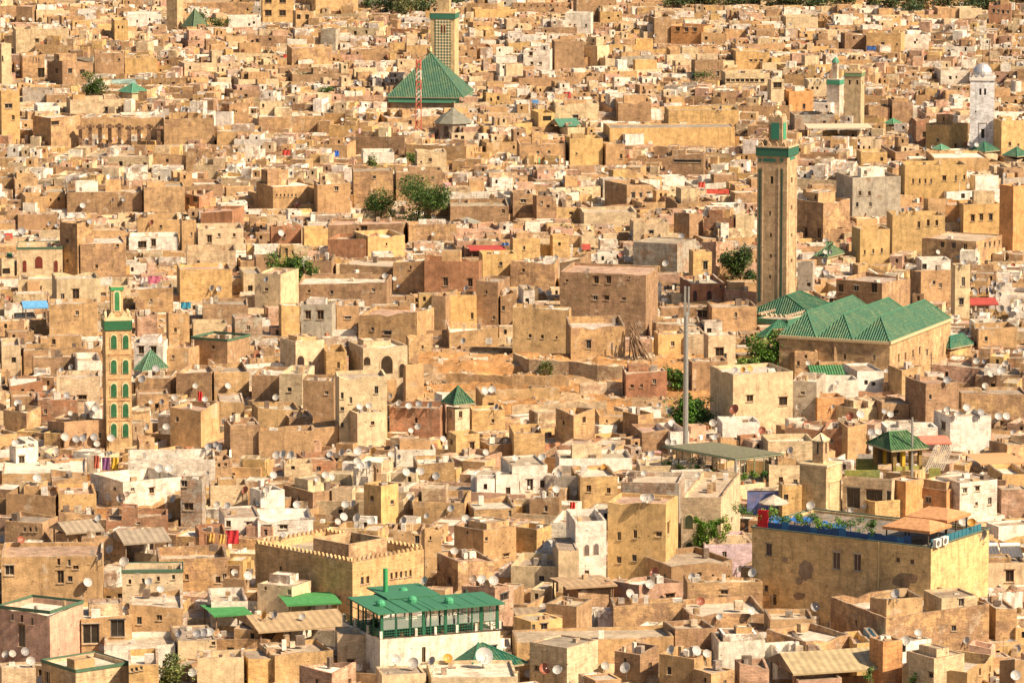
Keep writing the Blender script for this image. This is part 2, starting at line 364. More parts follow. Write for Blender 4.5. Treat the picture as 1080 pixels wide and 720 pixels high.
# ---------------------------------------------------------------- houses read from the photograph: xl xc xr ytop ybottom colour [w=x,y[,w,h]...] [t= d= hl= s=]
HOUSES = """
882 934 1050 646 679 o s=1.6
920 935 975 629 645 o hl=9 s=.5
977 993 1033 629 643 c hl=9 w=1014,635,6,9 s=.3
1048 1050 1073 636 668 o
1000 1005 1085 593 614 c w=1028,608,8,8;1065,607,9,13 s=.4
810 850 900 670 690 o s=.4
805 806 848 676 688 w
815 820 870 687 697 w
918 931 953 675 706 O
921 922 931 675 690 B
902 904 921 677 690 y
953 1020 1055 700 716 o s=.3
958 985 1020 693 707 c hl=7 w=984,712,8,5 s=.2
1022 1045 1052 680 690 p
1055 1070 1085 693 722 b
640 702 717 531 600 y t=75 w=653,565,4,9;670,563,4,9;695,563,6,5;705,557,4,13;653,590,5,7;669,588,5,7 s=.5
606 607 640 549 606 w w=619,603,5,4
580 606 607 551 578 w
564 588 589 581 598 B w=580,592,6,9 s=.3
588 589 611 580 614 c s=.3
541 566 582 557 582 y
538 590 592 597 612 c
742 743 795 573 590 l w=764,585,5,8
718 760 788 524 585 c w=772,548,8,9 t=80
654 716 718 509 549 g s=.4
718 719 761 506 524 w t=8 s=.2 w=730,513,3,3;735,512,3,3
671 708 775 592 608 b s=1
645 674 722 615 633 p s=.3 w=707,628,10,5
722 725 806 612 641 o s=.5 w=764,624,8,5
594 610 646 615 630 b s=.1
644 647 725 634 653 o s=2.4
725 727 812 642 659 o s=1.2
541 560 594 655 672 y w=561,662,7,8;574,661,7,8 s=.1
575 608 625 636 664 b
540 545 714 672 690 o s=.2
700 712 756 660 684 b s=1.0
558 598 632 682 706 c s=.3 w=566,704,5,6
648 675 696 685 706 b s=1.5
695 732 752 690 714 o s=1.4
731 750 776 702 720 o s=.3
776 780 812 697 716 p s=.8
752 758 808 675 692 w
808 812 860 648 668 o
3 45 58 547 567 b w=26,558,3,5;32,558,3,5;38,558,3,5 s=.2
58 62 102 538 552 o
83 86 134 565 580 o
160 168 241 582 619 o w=197,608,4,6;230,611,5,7;237,608,5,7 s=2
-5 2 110 585 632 o w=10,601,10,11;64,608,7,14;62,592,3,7;73,593,3,7;74,610,5,6;80,598,6,4 s=.5
126 129 194 601 628 c G w=137,613,3,5;151,612,3,5;167,610,3,5;183,608,3,5 s=.3
-5 53 84 644 692 p G w=13,650,3,8;23,652,3,8;34,655,3,8;23,670,8,24 s=.2
84 86 140 648 682 o w=96,668,18,22;124,662,15,19 s=.8
136 137 194 634 673 o w=147,654,5,8;168,651,6,6;162,636,3,4;168,635,3,4;175,635,3,4 s=.2
105 110 186 680 692 w
187 188 229 675 692 c w=225,678,4,4 s=.3
38 80 135 706 722 c G s=.2 w=50,714,6,14
134 136 168 700 722 y w=139,706,3,4;144,705,3,4;149,704,3,4
-5 2 38 704 722 c s=.3
205 208 258 693 710 c s=.9
221 223 262 634 651 w s=.8
235 258 262 610 630 b
204 210 240 557 575 r s=1.2
235 237 275 545 561 w w=241,552,5,7;263,555,7,11 s=.2
108 112 178 543 553 r w=146,551,4,3
270 272 331 548 563 w w=282,555,9,10;299,554,9,8 s=.3
444 448 466 555 598 o s=.3 w=454,567,2,4
414 445 448 556 580 o s=.3 w=440,567,5,12
460 483 522 588 616 o s=.8 w=474,612,4,8;461,597,4,6
478 510 545 557 590 o s=.3 w=513,568,3,4;513,587,3,3;534,585,6,3;493,561,2,3
486 522 542 618 652 p s=.2 w=532,629,9,8;490,625,5,9
270 308 327 618 642 c s=.3 w=305,624,4,6;280,620,3,4
270 290 352 682 706 o s=1.2
352 356 400 668 700 c s=.3 w=370,699,8,8
395 403 450 711 723 c s=.2 d=4.5
448 455 548 714 724 c s=.5 d=4
314 350 375 703 722 p s=.2
250 262 318 694 706 y s=.15
0 2 22 364 388 c G
22 25 107 364 380 o w=67,366,5,6
30 35 80 376 391 b
80 82 107 380 398 w
56 60 106 397 424 c w=87,419,9,5
8 10 45 401 411 r s=.2
8 12 36 413 429 b
38 40 82 421 436 r s=.15
2 28 41 430 447 o
92 94 108 432 452 w
46 68 112 444 468 b s=1.4
141 172 175 361 394 w w=149,369,6,8;162,369,6,8
174 199 201 366 391 o
200 240 262 358 386 b G w=225,366,3,4
142 180 185 394 411 o
185 223 225 391 414 o
224 226 263 390 414 o s=1
141 145 178 414 426 o
178 212 230 427 460 o s=.3 w=187,442,3,5
230 232 258 420 442 o
241 243 275 446 478 b s=1.6
143 147 163 459 475 o w=155,465,3,5
130 135 228 485 506 w s=1.2
214 222 245 483 502 b w=231,490,3,5;238,489,3,5 s=.2
8 17 38 472 494 w w=23,486,6,11 s=.3
52 58 73 481 494 r
-5 2 92 495 507 o s=.3
50 55 92 500 517 o s=1
90 130 190 508 532 w s=2.2 w=121,515,3,3;140,516,4,4;160,517,5,6;102,522,4,9
5 58 60 520 541 b
60 62 102 521 541 y
218 222 262 511 530 c s=2
190 213 216 505 541 g w=194,508,7,11;199,534,10,8
265 294 296 393 421 b s=1
294 319 321 394 428 c
319 352 355 399 437 b
342 344 366 371 395 y w=357,385,3,7
366 383 430 366 396 c s=.3
294 312 342 360 392 c w=298,386,5,8;327,384,3,6 s=.4
428 431 457 353 385 o t=24 s=.8
425 428 447 384 418 o t=24 s=.8
352 358 409 397 461 c w=361,417,3,7;370,422,3,7;397,411,4,8;361,448,3,5;361,431,4,4 s=.5
364 377 407 435 464 c w=393,446,4,4 s=.3
410 464 470 429 457 r w=439,443,3,6
270 272 318 430 452 o s=1.2
297 305 330 436 453 b s=.5 w=314,450,5,5
326 330 358 446 461 o s=1
270 273 332 454 478 o s=3
472 481 506 458 480 y w=476,466,3,4;498,470,5,8
506 516 545 463 478 o
463 490 530 480 490 p
415 418 460 474 487 w
435 440 480 486 501 o s=.3
500 503 522 504 524 w w=512,513,4,6 s=.3
520 523 548 500 523 w w=536,518,5,9
372 376 393 494 511 w
383 402 420 512 542 y
394 397 402 488 513 b w=398,496,2,5
435 490 492 526 542 o s=.8
492 500 545 530 545 o s=.8
297 330 362 514 532 b s=.3
262 275 300 517 536 w
311 320 355 481 494 r s=.5
297 300 330 488 500 c w=309,493,4,4
495 498 533 432 452 y
507 509 526 416 433 y w=518,427,6,5
600 602 660 340 388 o w=621,363,5,9 s=.6
657 660 704 391 416 r
690 694 722 352 386 y s=.4
722 724 745 352 386 c s=.4 w=731,375,3,4;742,376,3,4
743 747 776 353 396 c w=759,371,9,9;765,375,3,5 s=.4
727 730 768 381 411 b s=.3 w=728,402,3,13
751 773 838 394 444 c w=791,420,7,7;826,423,9,9 s=.7
586 605 628 432 461 o s=1.4
628 632 665 435 451 o w=640,444,2,3
657 673 690 434 456 o s=1.2
675 677 706 452 467 b
540 542 575 457 481 y
705 707 727 455 468 w
757 760 780 458 471 o
778 781 802 459 471 r
758 762 802 445 459 w
538 540 578 491 522 w w=546,512,5,10;559,511,7,13;572,510,5,8 s=.3
575 611 613 502 523 g
611 612 652 502 526 y w=621,515,5,7;642,517,4,6 s=.3
586 590 668 483 493 w
672 675 746 490 506 c s=.15
558 590 593 521 541 b s=.5
835 861 863 402 436 g
855 862 893 419 437 O s=.8
835 838 863 369 395 o w=850,376,3,4;842,383,3,5
861 864 915 380 396 o w=867,391,3,5;883,391,3,5;899,392,3,5 s=.2
861 864 906 401 419 w
902 904 933 391 408 w s=.5
938 951 976 386 413 o w=960,397,3,3 s=1
957 976 1013 402 444 b s=.8
975 978 996 394 408 w w=983,404,5,6
1011 1014 1085 410 435 o s=.3
988 1002 1047 439 468 w w=995,449,5,8 s=.6
1018 1028 1050 454 466 p s=1.3
1045 1062 1085 467 486 o s=.3
885 894 915 446 473 o
914 917 935 459 471 w
932 935 990 451 471 w
828 866 868 451 466 r s=1
867 892 894 449 471 r
829 832 853 443 456 w w=841,452,5,3
922 930 960 423 441 b s=.2
880 905 940 431 441 c s=.2
805 810 860 465 479 c
889 940 944 506 546 c w=900,525,14,22;922,527,17,22;938,527,6,20 s=.25 t=66
938 955 975 507 546 O s=.2
957 998 1025 516 546 O w=963,526,5,6;979,527,6,7 s=.2
990 1012 1054 508 546 w w=1018,517,5,6;1031,515,5,5;1030,531,3,4;1044,528,4,8 s=.3
1055 1057 1085 499 514 y
1052 1056 1085 513 536 p
808 811 846 490 513 c s=.4
822 825 846 511 546 y w=829,524,5,6 s=.3
14 16 40 187 209 o
69 71 150 198 223 b
47 49 69 200 219 o
25 27 50 207 223 o
150 152 195 195 223 o s=.5
190 210 224 203 219 r w=206,210,5,6;198,212,4,8
200 202 235 192 206 b
211 245 247 221 241 r
207 209 257 241 263 c w=221,252,5,8;231,248,3,4;247,248,3,4
141 145 189 229 251 o
189 192 207 231 263 o w=202,247,2,4
97 99 133 242 256 o
62 82 98 234 291 o w=61,255,3,4;71,254,3,4;71,275,3,4
83 85 133 253 291 o w=99,257,3,4;102,281,3,4;124,259,3,3
16 18 66 261 292 c G w=64,285,1,2
58 60 106 294 318 c w=66,313,4,7;80,310,7,11 s=.5
15 19 60 294 306 c w=37,304,14,4
-2 2 15 273 293 c w=6,286,9,6
48 52 103 318 353 o s=.6
140 143 183 302 328 o
183 190 245 284 316 y s=.8
193 197 249 264 285 c s=2
255 257 277 288 309 c w=264,304,5,6
211 214 262 317 341 b s=.5
243 248 277 335 362 g s=.4
141 145 166 329 353 p s=.4
174 178 200 328 363 o w=185,348,3,5
200 204 240 341 361 c w=216,356,5,5;230,354,4,4
133 136 188 250 263 w w=147,258,3,7;151,258,7,7;162,256,5,8
16 19 60 225 241 b
268 288 333 193 219 o w=292,206,1.5,3;296,206,1.5,3;300,206,1.5,3;304,206,1.5,3;308,206,1.5,3;312,206,1.5,3 s=.3
333 335 370 192 223 o w=355,199,4,5
370 373 415 178 218 o
415 418 467 179 215 b
463 466 516 202 215 w
472 475 537 214 233 b
283 286 318 237 256 r
345 425 428 233 253 b w=384,244,7,12;377,243,3,5 s=.5
386 388 427 249 269 y t=20
345 386 388 251 269 r
318 321 346 241 258 y
328 350 353 270 298 b
267 270 290 269 289 b w=273,287,2,4;285,287,2,4
357 414 416 276 299 b
414 447 449 273 304 o w=433,282,2,4
447 505 508 274 307 r w=470,297,5,9;496,298,5,9
391 394 415 267 279 w w=408,275,5,6
505 509 545 268 296 y
502 525 527 296 341 b w=513,308,2,4;521,335,3,4
526 528 545 308 341 b w=531,325,3,5
268 296 313 289 321 c s=.4 t=72 w=281,305,4,3
313 408 412 296 314 b w=394,306,4,4;326,307,3,3;350,308,3,4 s=.5
293 297 317 322 353 y s=.3
317 350 353 321 353 g w=325,332,6,9;338,332,7,10
352 355 379 319 346 o w=367,335,7,3
377 440 457 329 357 o w=393,347,4,4;409,351,8,4 t=76 s=.4
455 470 472 311 346 b
468 472 503 311 343 y w=498,333,3,7
470 474 526 345 361 o s=.4
427 431 482 236 253 o s=1.2
478 482 530 253 264 p
488 491 532 262 270 r s=.15
638 661 690 193 219 b w=668,206,4,6;676,206,3,5;684,206,4,7
632 636 660 189 206 g s=.2
638 641 683 217 226 b
711 727 742 224 253 b
672 675 711 225 241 o
742 773 775 230 253 r
773 776 796 227 253 c
741 755 774 254 293 p
668 714 736 257 286 g s=.3
665 668 706 234 253 c w=687,245,5,4
727 731 751 265 301 y w=744,280,5,9 s=.4
590 681 696 287 353 b t=78 w=629,295,5,8;642,295,5,8;628,314,5,5;640,314,5,5;658,315,4,3;600,277,4,3;598,296,3,3;664,293,2,2 s=.4
590 612 614 272 288 b hl=12 s=.3
538 585 590 275 301 o w=552,285,3,4
540 600 603 324 373 o w=559,354,3,4;572,355,3,4;587,356,2,3 s=.4
600 660 671 327 345 c s=.3 w=624,334,18,7
550 552 564 306 326 w w=556,318,4,7
727 729 765 296 321 r w=760,302,2,3
763 766 803 303 323 p w=776,317,5,6 s=.5
747 751 799 322 346 o
715 747 750 322 341 b s=.2 w=743,331,16,9
689 692 741 339 357 o
740 743 762 339 357 w w=748,349,5,6
580 583 600 248 271 y
538 541 570 251 273 y
562 566 587 205 229 b
538 541 562 202 226 o w=552,212,6,4
612 616 672 224 235 c s=.3
885 899 951 187 227 g w=907,204,3,5;917,204,3,5;904,216,3,5;918,216,3,5
951 954 1020 174 216 y w=963,191,2,5;970,191,2,5;976,191,2,5;982,191,2,5;996,188,4,5;1008,188,2,6;1017,187,2,5
938 941 997 227 263 y w=969,237,3,7;979,235,3,7;988,235,3,6
1012 1016 1055 215 246 y w=1026,230,4,7;1035,229,4,7;1045,229,4,7
997 1012 1014 216 243 O
974 1029 1063 251 283 o t=62 w=994,258,4,6;1006,259,4,6;1018,260,4,6;1039,259,2,5;1044,258,2,5;1049,257,2,5;1054,256,2,5;1058,255,2,5;1039,278,2,5;1044,277,2,5;1049,276,2,5;1054,275,2,5;1058,275,2,5 s=.3
1055 1068 1085 196 263 O w=1068,223,2,3
976 979 1005 209 226 o
842 868 898 212 254 o w=850,245,3,10;864,246,4,10;886,246,5,12
900 907 939 242 276 y w=912,266,2,5;921,265,2,5;930,264,2,5
883 930 965 297 327 b t=60 w=887,304,5,8;903,304,5,6;922,303,6,11 s=.7
962 971 1005 284 316 o w=985,298,3,4;992,301,3,5
1004 1007 1023 279 331 c w=1016,297,4,10;1014,318,5,7
841 857 860 277 304 g w=853,300,4,4;861,301,3,3
969 972 1003 274 286 w w=975,281,5,6
1025 1028 1060 340 356 w
1028 1032 1073 344 363 o
15 17 72 31 56 c w=39,43,4,4;55,43,5,4
22 24 47 57 81 o w=35,63,1,5;38,63,1,5;41,63,1,5;44,77,8,10
47 66 97 64 87 b w=60,75,4,5;74,75,4,5;87,76,5,5
-2 2 21 96 151 y w=9,112,8,5;14,124,3,5
-3 2 12 46 88 c w=2,62,3,6
119 121 135 21 42 y w=125,29,1.5,3;129,29,1.5,3
131 134 170 15 27 w
17 34 36 4 23 b
238 241 275 18 28 w
97 100 131 54 77 b
129 132 166 61 76 y
21 24 56 95 113 g
38 40 63 112 131 w
32 54 83 122 153 o w=58,130,8,4
126 128 164 122 136 w w=141,130,6,8;151,130,6,8;160,130,6,8
170 173 226 124 151 o
226 229 277 136 152 o
72 74 128 105 119 c w=113,115,5,4;124,115,5,5
232 242 262 107 131 b
275 277 310 -2 23 y w=283,14,7,6;298,14,7,6;283,1,7,5;298,1,7,5
310 333 377 -4 17 o
308 312 330 11 28 o w=315,18,4,5;324,18,4,5
338 354 358 31 53 g
367 370 410 50 63 o
306 308 350 48 70 o w=322,64,3,3
499 501 545 10 18 y
268 273 343 121 139 o
437 440 471 160 181 c
380 383 416 160 171 w
538 541 605 2 12 o w=547,6,2,2;553,6,2,2;560,6,2,2;567,7,2,2;574,6,2,2;581,6,2,2;588,6,2,2
605 608 650 -3 23 b
596 623 626 14 35 w w=618,27,2,3;606,27,2,3
708 742 754 28 46 O w=715,31,4,4;724,31,4,5;733,31,4,5
688 690 708 16 45 b
552 580 583 53 73 w w=560,57,4,4;570,67,3,3;561,67,3,3
582 585 616 43 71 b
615 630 643 48 69 c w=621,64,3,6
649 652 687 105 127 b
762 765 812 77 89 c w=768,85,4,3;773,85,4,3;778,85,4,3;783,85,4,3;788,85,4,3;793,85,4,3;798,85,4,3;804,85,4,3
772 776 812 54 73 y w=792,64,3,2;797,64,3,2;803,64,3,2
702 705 780 116 136 y
640 643 776 135 153 y s=.3
701 742 746 161 183 b w=725,170,36,2.5
596 601 636 146 173 y w=608,162,2,2
635 639 659 150 173 o w=655,165,3,5
545 548 597 150 173 o
566 568 585 119 139 y w=577,125,9,5
583 586 632 109 126 c w=607,123,6,3
757 760 776 96 116 b
730 733 763 62 84 b s=2.5 w=757,78,3,6
826 829 863 18 29 c
914 950 951 35 54 y w=931,46,4,3;946,47,2,2
888 891 914 34 51 b
951 953 980 36 51 w
1043 1066 1069 3 25 r w=1048,12,2.5,4;1053,12,2.5,4;1058,13,2.5,4;1063,13,2.5,4
986 989 1011 7 19 o
1010 1012 1036 9 19 c
978 1000 1023 132 156 y w=989,148,3,4;1008,154,3,4
1050 1056 1083 127 161 y w=1065,152,3,4;1074,153,2,3
938 941 963 105 129 b
913 916 939 110 129 o
963 966 980 124 151 r w=975,142,4,6
990 992 1023 74 88 w
849 852 872 84 101 c w=857,93,2.5,3;862,93,2.5,3
828 832 858 96 126 O w=848,112,3,5
810 813 827 84 126 c w=820,90,9,6
835 838 881 121 136 g
904 907 930 147 161 c w=911,156,2,4;917,156,2,4
905 908 936 160 171 y w=930,168,3,4
981 985 1043 163 179 o
"""
# satellite dishes seen in the photograph: x,y,diameter in pixels[,colour]
DISH = """685,616,10 664,626,10 730,608,8 764,608,7,o 794,604,10 792,644,9 708,685,10 734,686,11 752,694,10 745,689,9 660,704,12 638,702,9 574,705,12,r 588,706,10 558,710,9 577,574,8 585,574,8 739,634,9,r 759,650,7 691,604,12,r 781,600,8
945,626,10 859,640,10 1037,564,11 955,675,10 968,667,8 1020,675,8 1071,712,11 1016,550,10 1025,551,9,o
417,695,11 436,699,12 456,697,10 472,694,10,o 510,692,19 499,610,8,b 508,611,10 520,612,11 448,612,9 479,581,8 319,650,7 279,649,9,o 290,648,8 362,545,9 377,546,10 392,549,9 356,550,7 491,547,9 450,544,6 298,564,6 426,549,9
6,690,8 13,689,8 26,687,9 32,697,10 108,683,8 189,668,8 208,668,9 215,667,9 221,666,9 261,607,10 131,592,10 92,614,10 157,613,8 104,546,8 116,579,9 106,587,9,b 22,569,8,r 3,568,8 178,544,7 203,709,9 169,621,8
68,461,9 80,463,8 88,462,8 99,461,8 102,468,7 59,476,8 16,467,7 19,425,8 70,417,7 65,390,6 75,387,6 150,400,8 164,389,8 206,407,6 184,419,6 216,421,6 240,407,7 159,424,5 171,424,6 175,450,7 117,462,8 168,494,9 178,494,9 220,471,8 228,469,7 232,472,8 39,504,9 115,524,9 126,526,8 183,526,9 259,517,9,r 219,499,5 229,532,7 240,533,7 134,521,6,b 80,439,7 74,436,6 100,431,7
292,480,9 299,479,9 307,480,9 348,479,7 361,477,8 377,476,9 377,486,8 380,491,8 389,490,9 412,479,7 421,482,6 394,476,9,o 428,498,9 443,497,9 460,502,8 467,463,7 441,450,7 433,454,6 431,428,7 442,426,7 454,427,7 421,425,7 511,412,8 519,411,8 524,429,6 512,477,7 487,492,7,y 432,524,9 476,536,8 364,532,8 373,531,8 343,501,8 349,503,8 334,506,5 288,501,8 281,517,7 291,419,7 379,429,7 389,428,7 411,418,7
647,472,8 706,433,8 695,427,5 708,446,8 572,482,8 543,483,7 637,492,6,o 705,466,7 711,467,6 754,461,7 752,446,8 775,432,11,r 679,499,6 736,501,6 679,525,9 686,525,9 586,516,8 607,520,7 590,500,7 784,390,6,o 791,389,6,o 775,390,6 804,454,8,r 569,452,5
852,383,5 843,429,8 999,432,7 1009,437,6 1019,430,8 1034,435,8,g 1053,439,8 1061,439,8 939,437,7 932,434,6 851,447,7,r 919,456,8,g 926,455,8 919,472,8,g 834,475,8 882,404,5 879,429,5 897,439,9,r 907,437,9 999,401,8,g 855,533,9 912,534,6 1044,394,8 1056,391,8 1030,381,7 935,391,5 1039,407,7
296,246,7 312,232,5 446,262,6 457,247,4 406,291,6 416,294,5 492,304,6 535,306,6 281,295,6 492,234,5 465,265,4 438,263,4 374,346,5 420,302,4 719,249,6 667,246,6 612,264,6 702,278,7 655,269,6,r 586,272,6 571,272,5 767,250,4 745,289,5,g 579,309,6 780,212,5 544,197,5 952,222,5 960,221,5 968,221,5 1012,232,5 1017,277,6 871,185,5 879,185,5 989,266,5 870,266,5 876,266,5 870,275,7 1059,282,6 1052,304,6 1060,296,6 1054,311,6 1029,309,6 1064,327,8 1072,327,7 1056,326,8
160,235,6,r 87,217,6 61,228,6 69,227,6 76,227,6 224,304,7 231,305,6 23,244,8,g 94,234,6 119,211,4 130,211,4 200,117,4 193,116,4 210,118,4 186,116,4 25,20,4 32,21,4 742,46,3 747,46,3 752,46,3 1005,25,3 691,38,4 760,114,4 938,172,4 951,173,4 905,171,5 984,155,4 976,157,4 1023,152,5 1030,153,5 862,85,3 855,85,3 868,85,3"""
# ---------------------------------------------------------------- ground and hills
Z1 = Vector((0, 0, 1))
gm = MB()
ys = [-300, 300, 480, 560, 640, 720, 800, 900, 1000, 1150, 1300, 1450, 1600, 1700, 1800, 1950, 2200, 2600, 3200, 4200, 5500, 7500]
def gz(x, y):
    if y < 1700: return 0.0
    return min(1, (y - 1700) / 700) * 16 + 7 * noise.noise(Vector((x * .002, y * .002, 0))) * min(1, (y - 1700) / 500)
NX = 40
for a, b in zip(ys, ys[1:]):
    for i in range(NX):
        x0, x1 = -3200 + 6400 * i / NX, -3200 + 6400 * (i + 1) / NX
        gm.face([(x0, a, gz(x0, a)), (x1, a, gz(x1, a)), (x1, b, gz(x1, b)), (x0, b, gz(x0, b))], 'earth', (.40, .29, .18))
tag(gm.build("ground"), kind="structure")
BLOCK = []      # (pxmin, pxmax, row, Y)  nothing nearer than Y may rise above row there
FOOT = []       # frames that fillers must keep clear of
OPEN = []       # picture regions left without houses (x0,x1,y0,y1)
LMK = []        # landmarks for the labels: (phrase, px, py)
def claim(f, pad=0.0):
    xl, xc, xr, yt, yb = f.px
    BLOCK.append((min(xl, xc), max(xr, xc), yb, f.Y)); FOOT.append(f)
def lmk(s, x, y): LMK.append((s, x, y))
# ---------------------------------------------------------------- the open excavated slope in the middle
OPEN.append((456, 728, 374, 428))
em = MB(); rr = random.Random(3)
c00, c10 = at(440, 432, 5.5), at(745, 432, 5.5)
ex0, ex1, ey0, ey1 = -15.0, 36.0, c00.y - 2, c00.y + 42
def ez(x, y):
    t = (y - ey0) / (ey1 - ey0)
    st = .0 if t < .2 else (.5 if t < .45 else (1.1 if t < .75 else 1.9))
    return 4.8 + t * 1.2 + st + .8 * noise.noise(Vector((x * .22, y * .2, 3))) + .35 * noise.noise(Vector((x * .9, y * .9, 7)))
nx, ny = 64, 80
for i in range(nx):
    for j in range(ny):
        x0, x1 = ex0 + (ex1 - ex0) * i / nx, ex0 + (ex1 - ex0) * (i + 1) / nx; y0, y1 = ey0 + (ey1 - ey0) * j / ny, ey0 + (ey1 - ey0) * (j + 1) / ny
        k = noise.noise(Vector((x0 * .12, y0 * .1, 0)))
        c = (.44, .24, .105) if k > -.15 else (.40, .27, .16)
        if noise.noise(Vector((x0 * .3, y0 * .3, 9))) > .42: c = (.60, .50, .38)
        em.face([(x0, y0, ez(x0, y0)), (x1, y0, ez(x1, y0)), (x1, y1, ez(x1, y1)), (x0, y1, ez(x0, y1))], 'earth', c)
for i in range(nx):
    x0, x1 = ex0 + (ex1 - ex0) * i / nx, ex0 + (ex1 - ex0) * (i + 1) / nx
    em.face([(x0, ey0, 0), (x1, ey0, 0), (x1, ey0, ez(x1, ey0)), (x0, ey0, ez(x0, ey0))], 'earth', (.5, .33, .18))
tag(em.build("excavated_slope"), kind="structure")
lmk("the bare orange slope", 585, 405)
rb = MB()
for i in range(900):
    x = rr.uniform(ex0 + 1, ex1 - 1); y = rr.uniform(ey0, ey1)
    if noise.noise(Vector((x * .12, y * .12, 5))) < .08 and rr.random() < .8: continue
    s = rr.uniform(.12, .5); a = rr.uniform(0, 3.14)
    rb.box((x, y, ez(x, y) - .1), (s * math.cos(a), s * math.sin(a), .05), (-s * math.sin(a) * .8, s * math.cos(a) * .8, .1), (0.05, 0, s * .7), 'plaster', rr.choice(((.6, .5, .38), (.5, .36, .22), (.7, .62, .5))))
tag(rb.build("rubble"), "loose stones and rubble strewn over the bare orange slope", "rubble", kind="stuff")
def yof(row, z): return at(540, row, z).y
def long_wall(name, label, pts, thick=.5, col=WC['b'], crumble=.2, base=0.0, cat="wall"):
    """pts = [(px,row of top, z of the top)] along the wall"""
    m = MB(); Q = [at(x, r, z) for x, r, z in pts]
    for A, B in zip(Q, Q[1:]):
        T = (B - A); T.z = 0; L = T.length; T.normalize(); N = Vector((T.y, -T.x, 0)); n = max(2, int(L / 1.2)); h0 = [A.z + (B.z - A.z) * i / n + rr.uniform(-crumble, crumble) for i in range(n + 1)]
        A0 = Vector((A.x, A.y, 0))
        for i in range(n):
            a, b = A0 + T * L * i / n, A0 + T * L * (i + 1) / n
            q = [a + Z1 * base, b + Z1 * base, b + Z1 * h0[i + 1], a + Z1 * h0[i]]; r = [p - N * thick for p in q]
            m.face(q, 'plaster', col); m.face([r[1], r[0], r[3], r[2]], 'plaster', col); m.face([q[3], q[2], r[2], r[3]], 'plaster', tuple(c * 1.1 for c in col))
            if i in (0,): m.face([r[0], q[0], q[3], r[3]], 'plaster', col)
            if i == n - 1: m.face([q[1], r[1], r[2], q[2]], 'plaster', col)
    o = m.build(name, None, (Q[0].x, Q[0].y, base)); tag(o, label, cat); return o
long_wall("retaining_wall", "stepped low stone wall along the top edge of the bare orange slope", [(541, 372, 9.3), (558, 379, 9.1), (600, 381, 9.0), (630, 385, 8.8), (656, 386, 8.8)], .5, (.52, .40, .26))
long_wall("garden_wall", "low ochre earth wall across the foot of the bare orange slope", [(448, 415, 6.9), (505, 412, 7.0), (560, 410, 7.1), (590, 409, 7.2)], .5, (.55, .38, .2))
long_wall("terrace_wall", "crumbling tan wall halfway up the bare orange slope", [(470, 393, 8.0), (540, 396, 7.9), (600, 396, 7.9)], .4, (.5, .33, .18))
long_wall("terrace_wall", "short pale stone wall crossing the bare slope beside the brown roofless room", [(612, 404, 7.5), (640, 402, 7.6), (657, 403, 7.6)], .4, (.62, .5, .36))
long_wall("retaining_wall", "pale wall below the bare slope, above the roofless rooms", [(540, 428, 6.6), (600, 425, 6.8), (640, 424, 6.9)], .5, (.6, .46, .3))
def foliage(m, c, rx, ry, rz, n, leaf, col, rnd, hollow=.35, lobes=6):
    ls = [(Vector((rnd.gauss(0, .45), rnd.gauss(0, .45), rnd.gauss(0, .4))), rnd.uniform(.35, .62)) for _ in range(lobes)]
    for i in range(n):
        lc, lr = rnd.choice(ls); d = Vector((rnd.gauss(0, 1), rnd.gauss(0, 1), rnd.gauss(0, 1))).normalized() * lr * rnd.uniform(.45, 1.05)
        p = Vector(c) + Vector(((lc.x + d.x) * rx, (lc.y + d.y) * ry, (lc.z + d.z) * rz))
        a = Vector((rnd.gauss(0, 1), rnd.gauss(0, 1), rnd.gauss(0, .6))).normalized(); b = a.cross(Vector((rnd.gauss(0, 1), rnd.gauss(0, 1), rnd.gauss(0, 1)))).normalized(); s = leaf * rnd.uniform(.6, 1.4)
        k = rnd.uniform(.65, 1.35); m.face((p, p + a * s * .6 + b * s * .25, p + a * s, p + a * s * .4 - b * s * .3), 'leaf', (col[0] * k * rnd.uniform(.8, 1.3), col[1] * k, col[2] * k))
def plant(p, h, r, col, name="potted_plant", label="", cat="plant", group=None, rnd=None, pot=(.45, .2, .1), n=420, leaf=.24):
    rnd = rnd or R; e = empty(name, p, label, cat, group)
    m = MB(); m.lathe(p, [(.2, 0), (.28, .42), (.24, .42), (.22, .36), (.01, .36)], 'paint', pot, 9); m.build("pot", e)
    m = MB(); m.tube(p + Z1 * .3, p + Z1 * h * .7, .04, .02, 'wood', (.2, .13, .07), 5); m.build("stem", e)
    m = MB(); foliage(m, p + Z1 * h * .72, r, r, h * .38, n, leaf, col, rnd, lobes=5); m.build("foliage", e); return e
ordn = ("first", "second", "third", "fourth", "fifth", "sixth", "seventh", "eighth", "ninth", "tenth", "eleventh", "twelfth", "thirteenth")
# ---------------------------------------------------------------- landmarks
def nice(root, **k): return root
def band(m, f, z0, z1, col, off=.06, mat='paint', ext=0):
    for O, T, N, L in ((P(f, 0, 0, 0), f.u, -f.v, f.w), (P(f, f.w, 0, 0), f.v, f.u, f.d), (P(f, f.w, f.d, 0), -f.u, f.v, f.w), (P(f, 0, f.d, 0), -f.v, -f.u, f.d)):
        m.box(O + Z1 * z0 + N * 0 - T * off, T * (L + 2 * off), N * off, Z1 * (z1 - z0), mat, col, True)
def sub(f, px3, yt, dz0=0):
    """a smaller block centred on top of frame f, its width from the picture"""
    g = Fr(); s = ppm(f.Y); k = (px3[2] - px3[0]) / (f.px[2] - f.px[0]); g.u, g.v, g.th = f.u, f.v, f.th
    g.w, g.d = f.w * k, f.d * k; cx, cy = P(f, f.w / 2, f.d / 2, 0), None
    g.c = cx - g.u * g.w / 2 - g.v * g.d / 2; g.c.z = 0; g.Y = g.c.y; g.h = at_y((px3[0] + px3[2]) / 2, yt, cx.y).z; g.px = (px3[0], px3[1], px3[2], yt, f.px[3]); return g
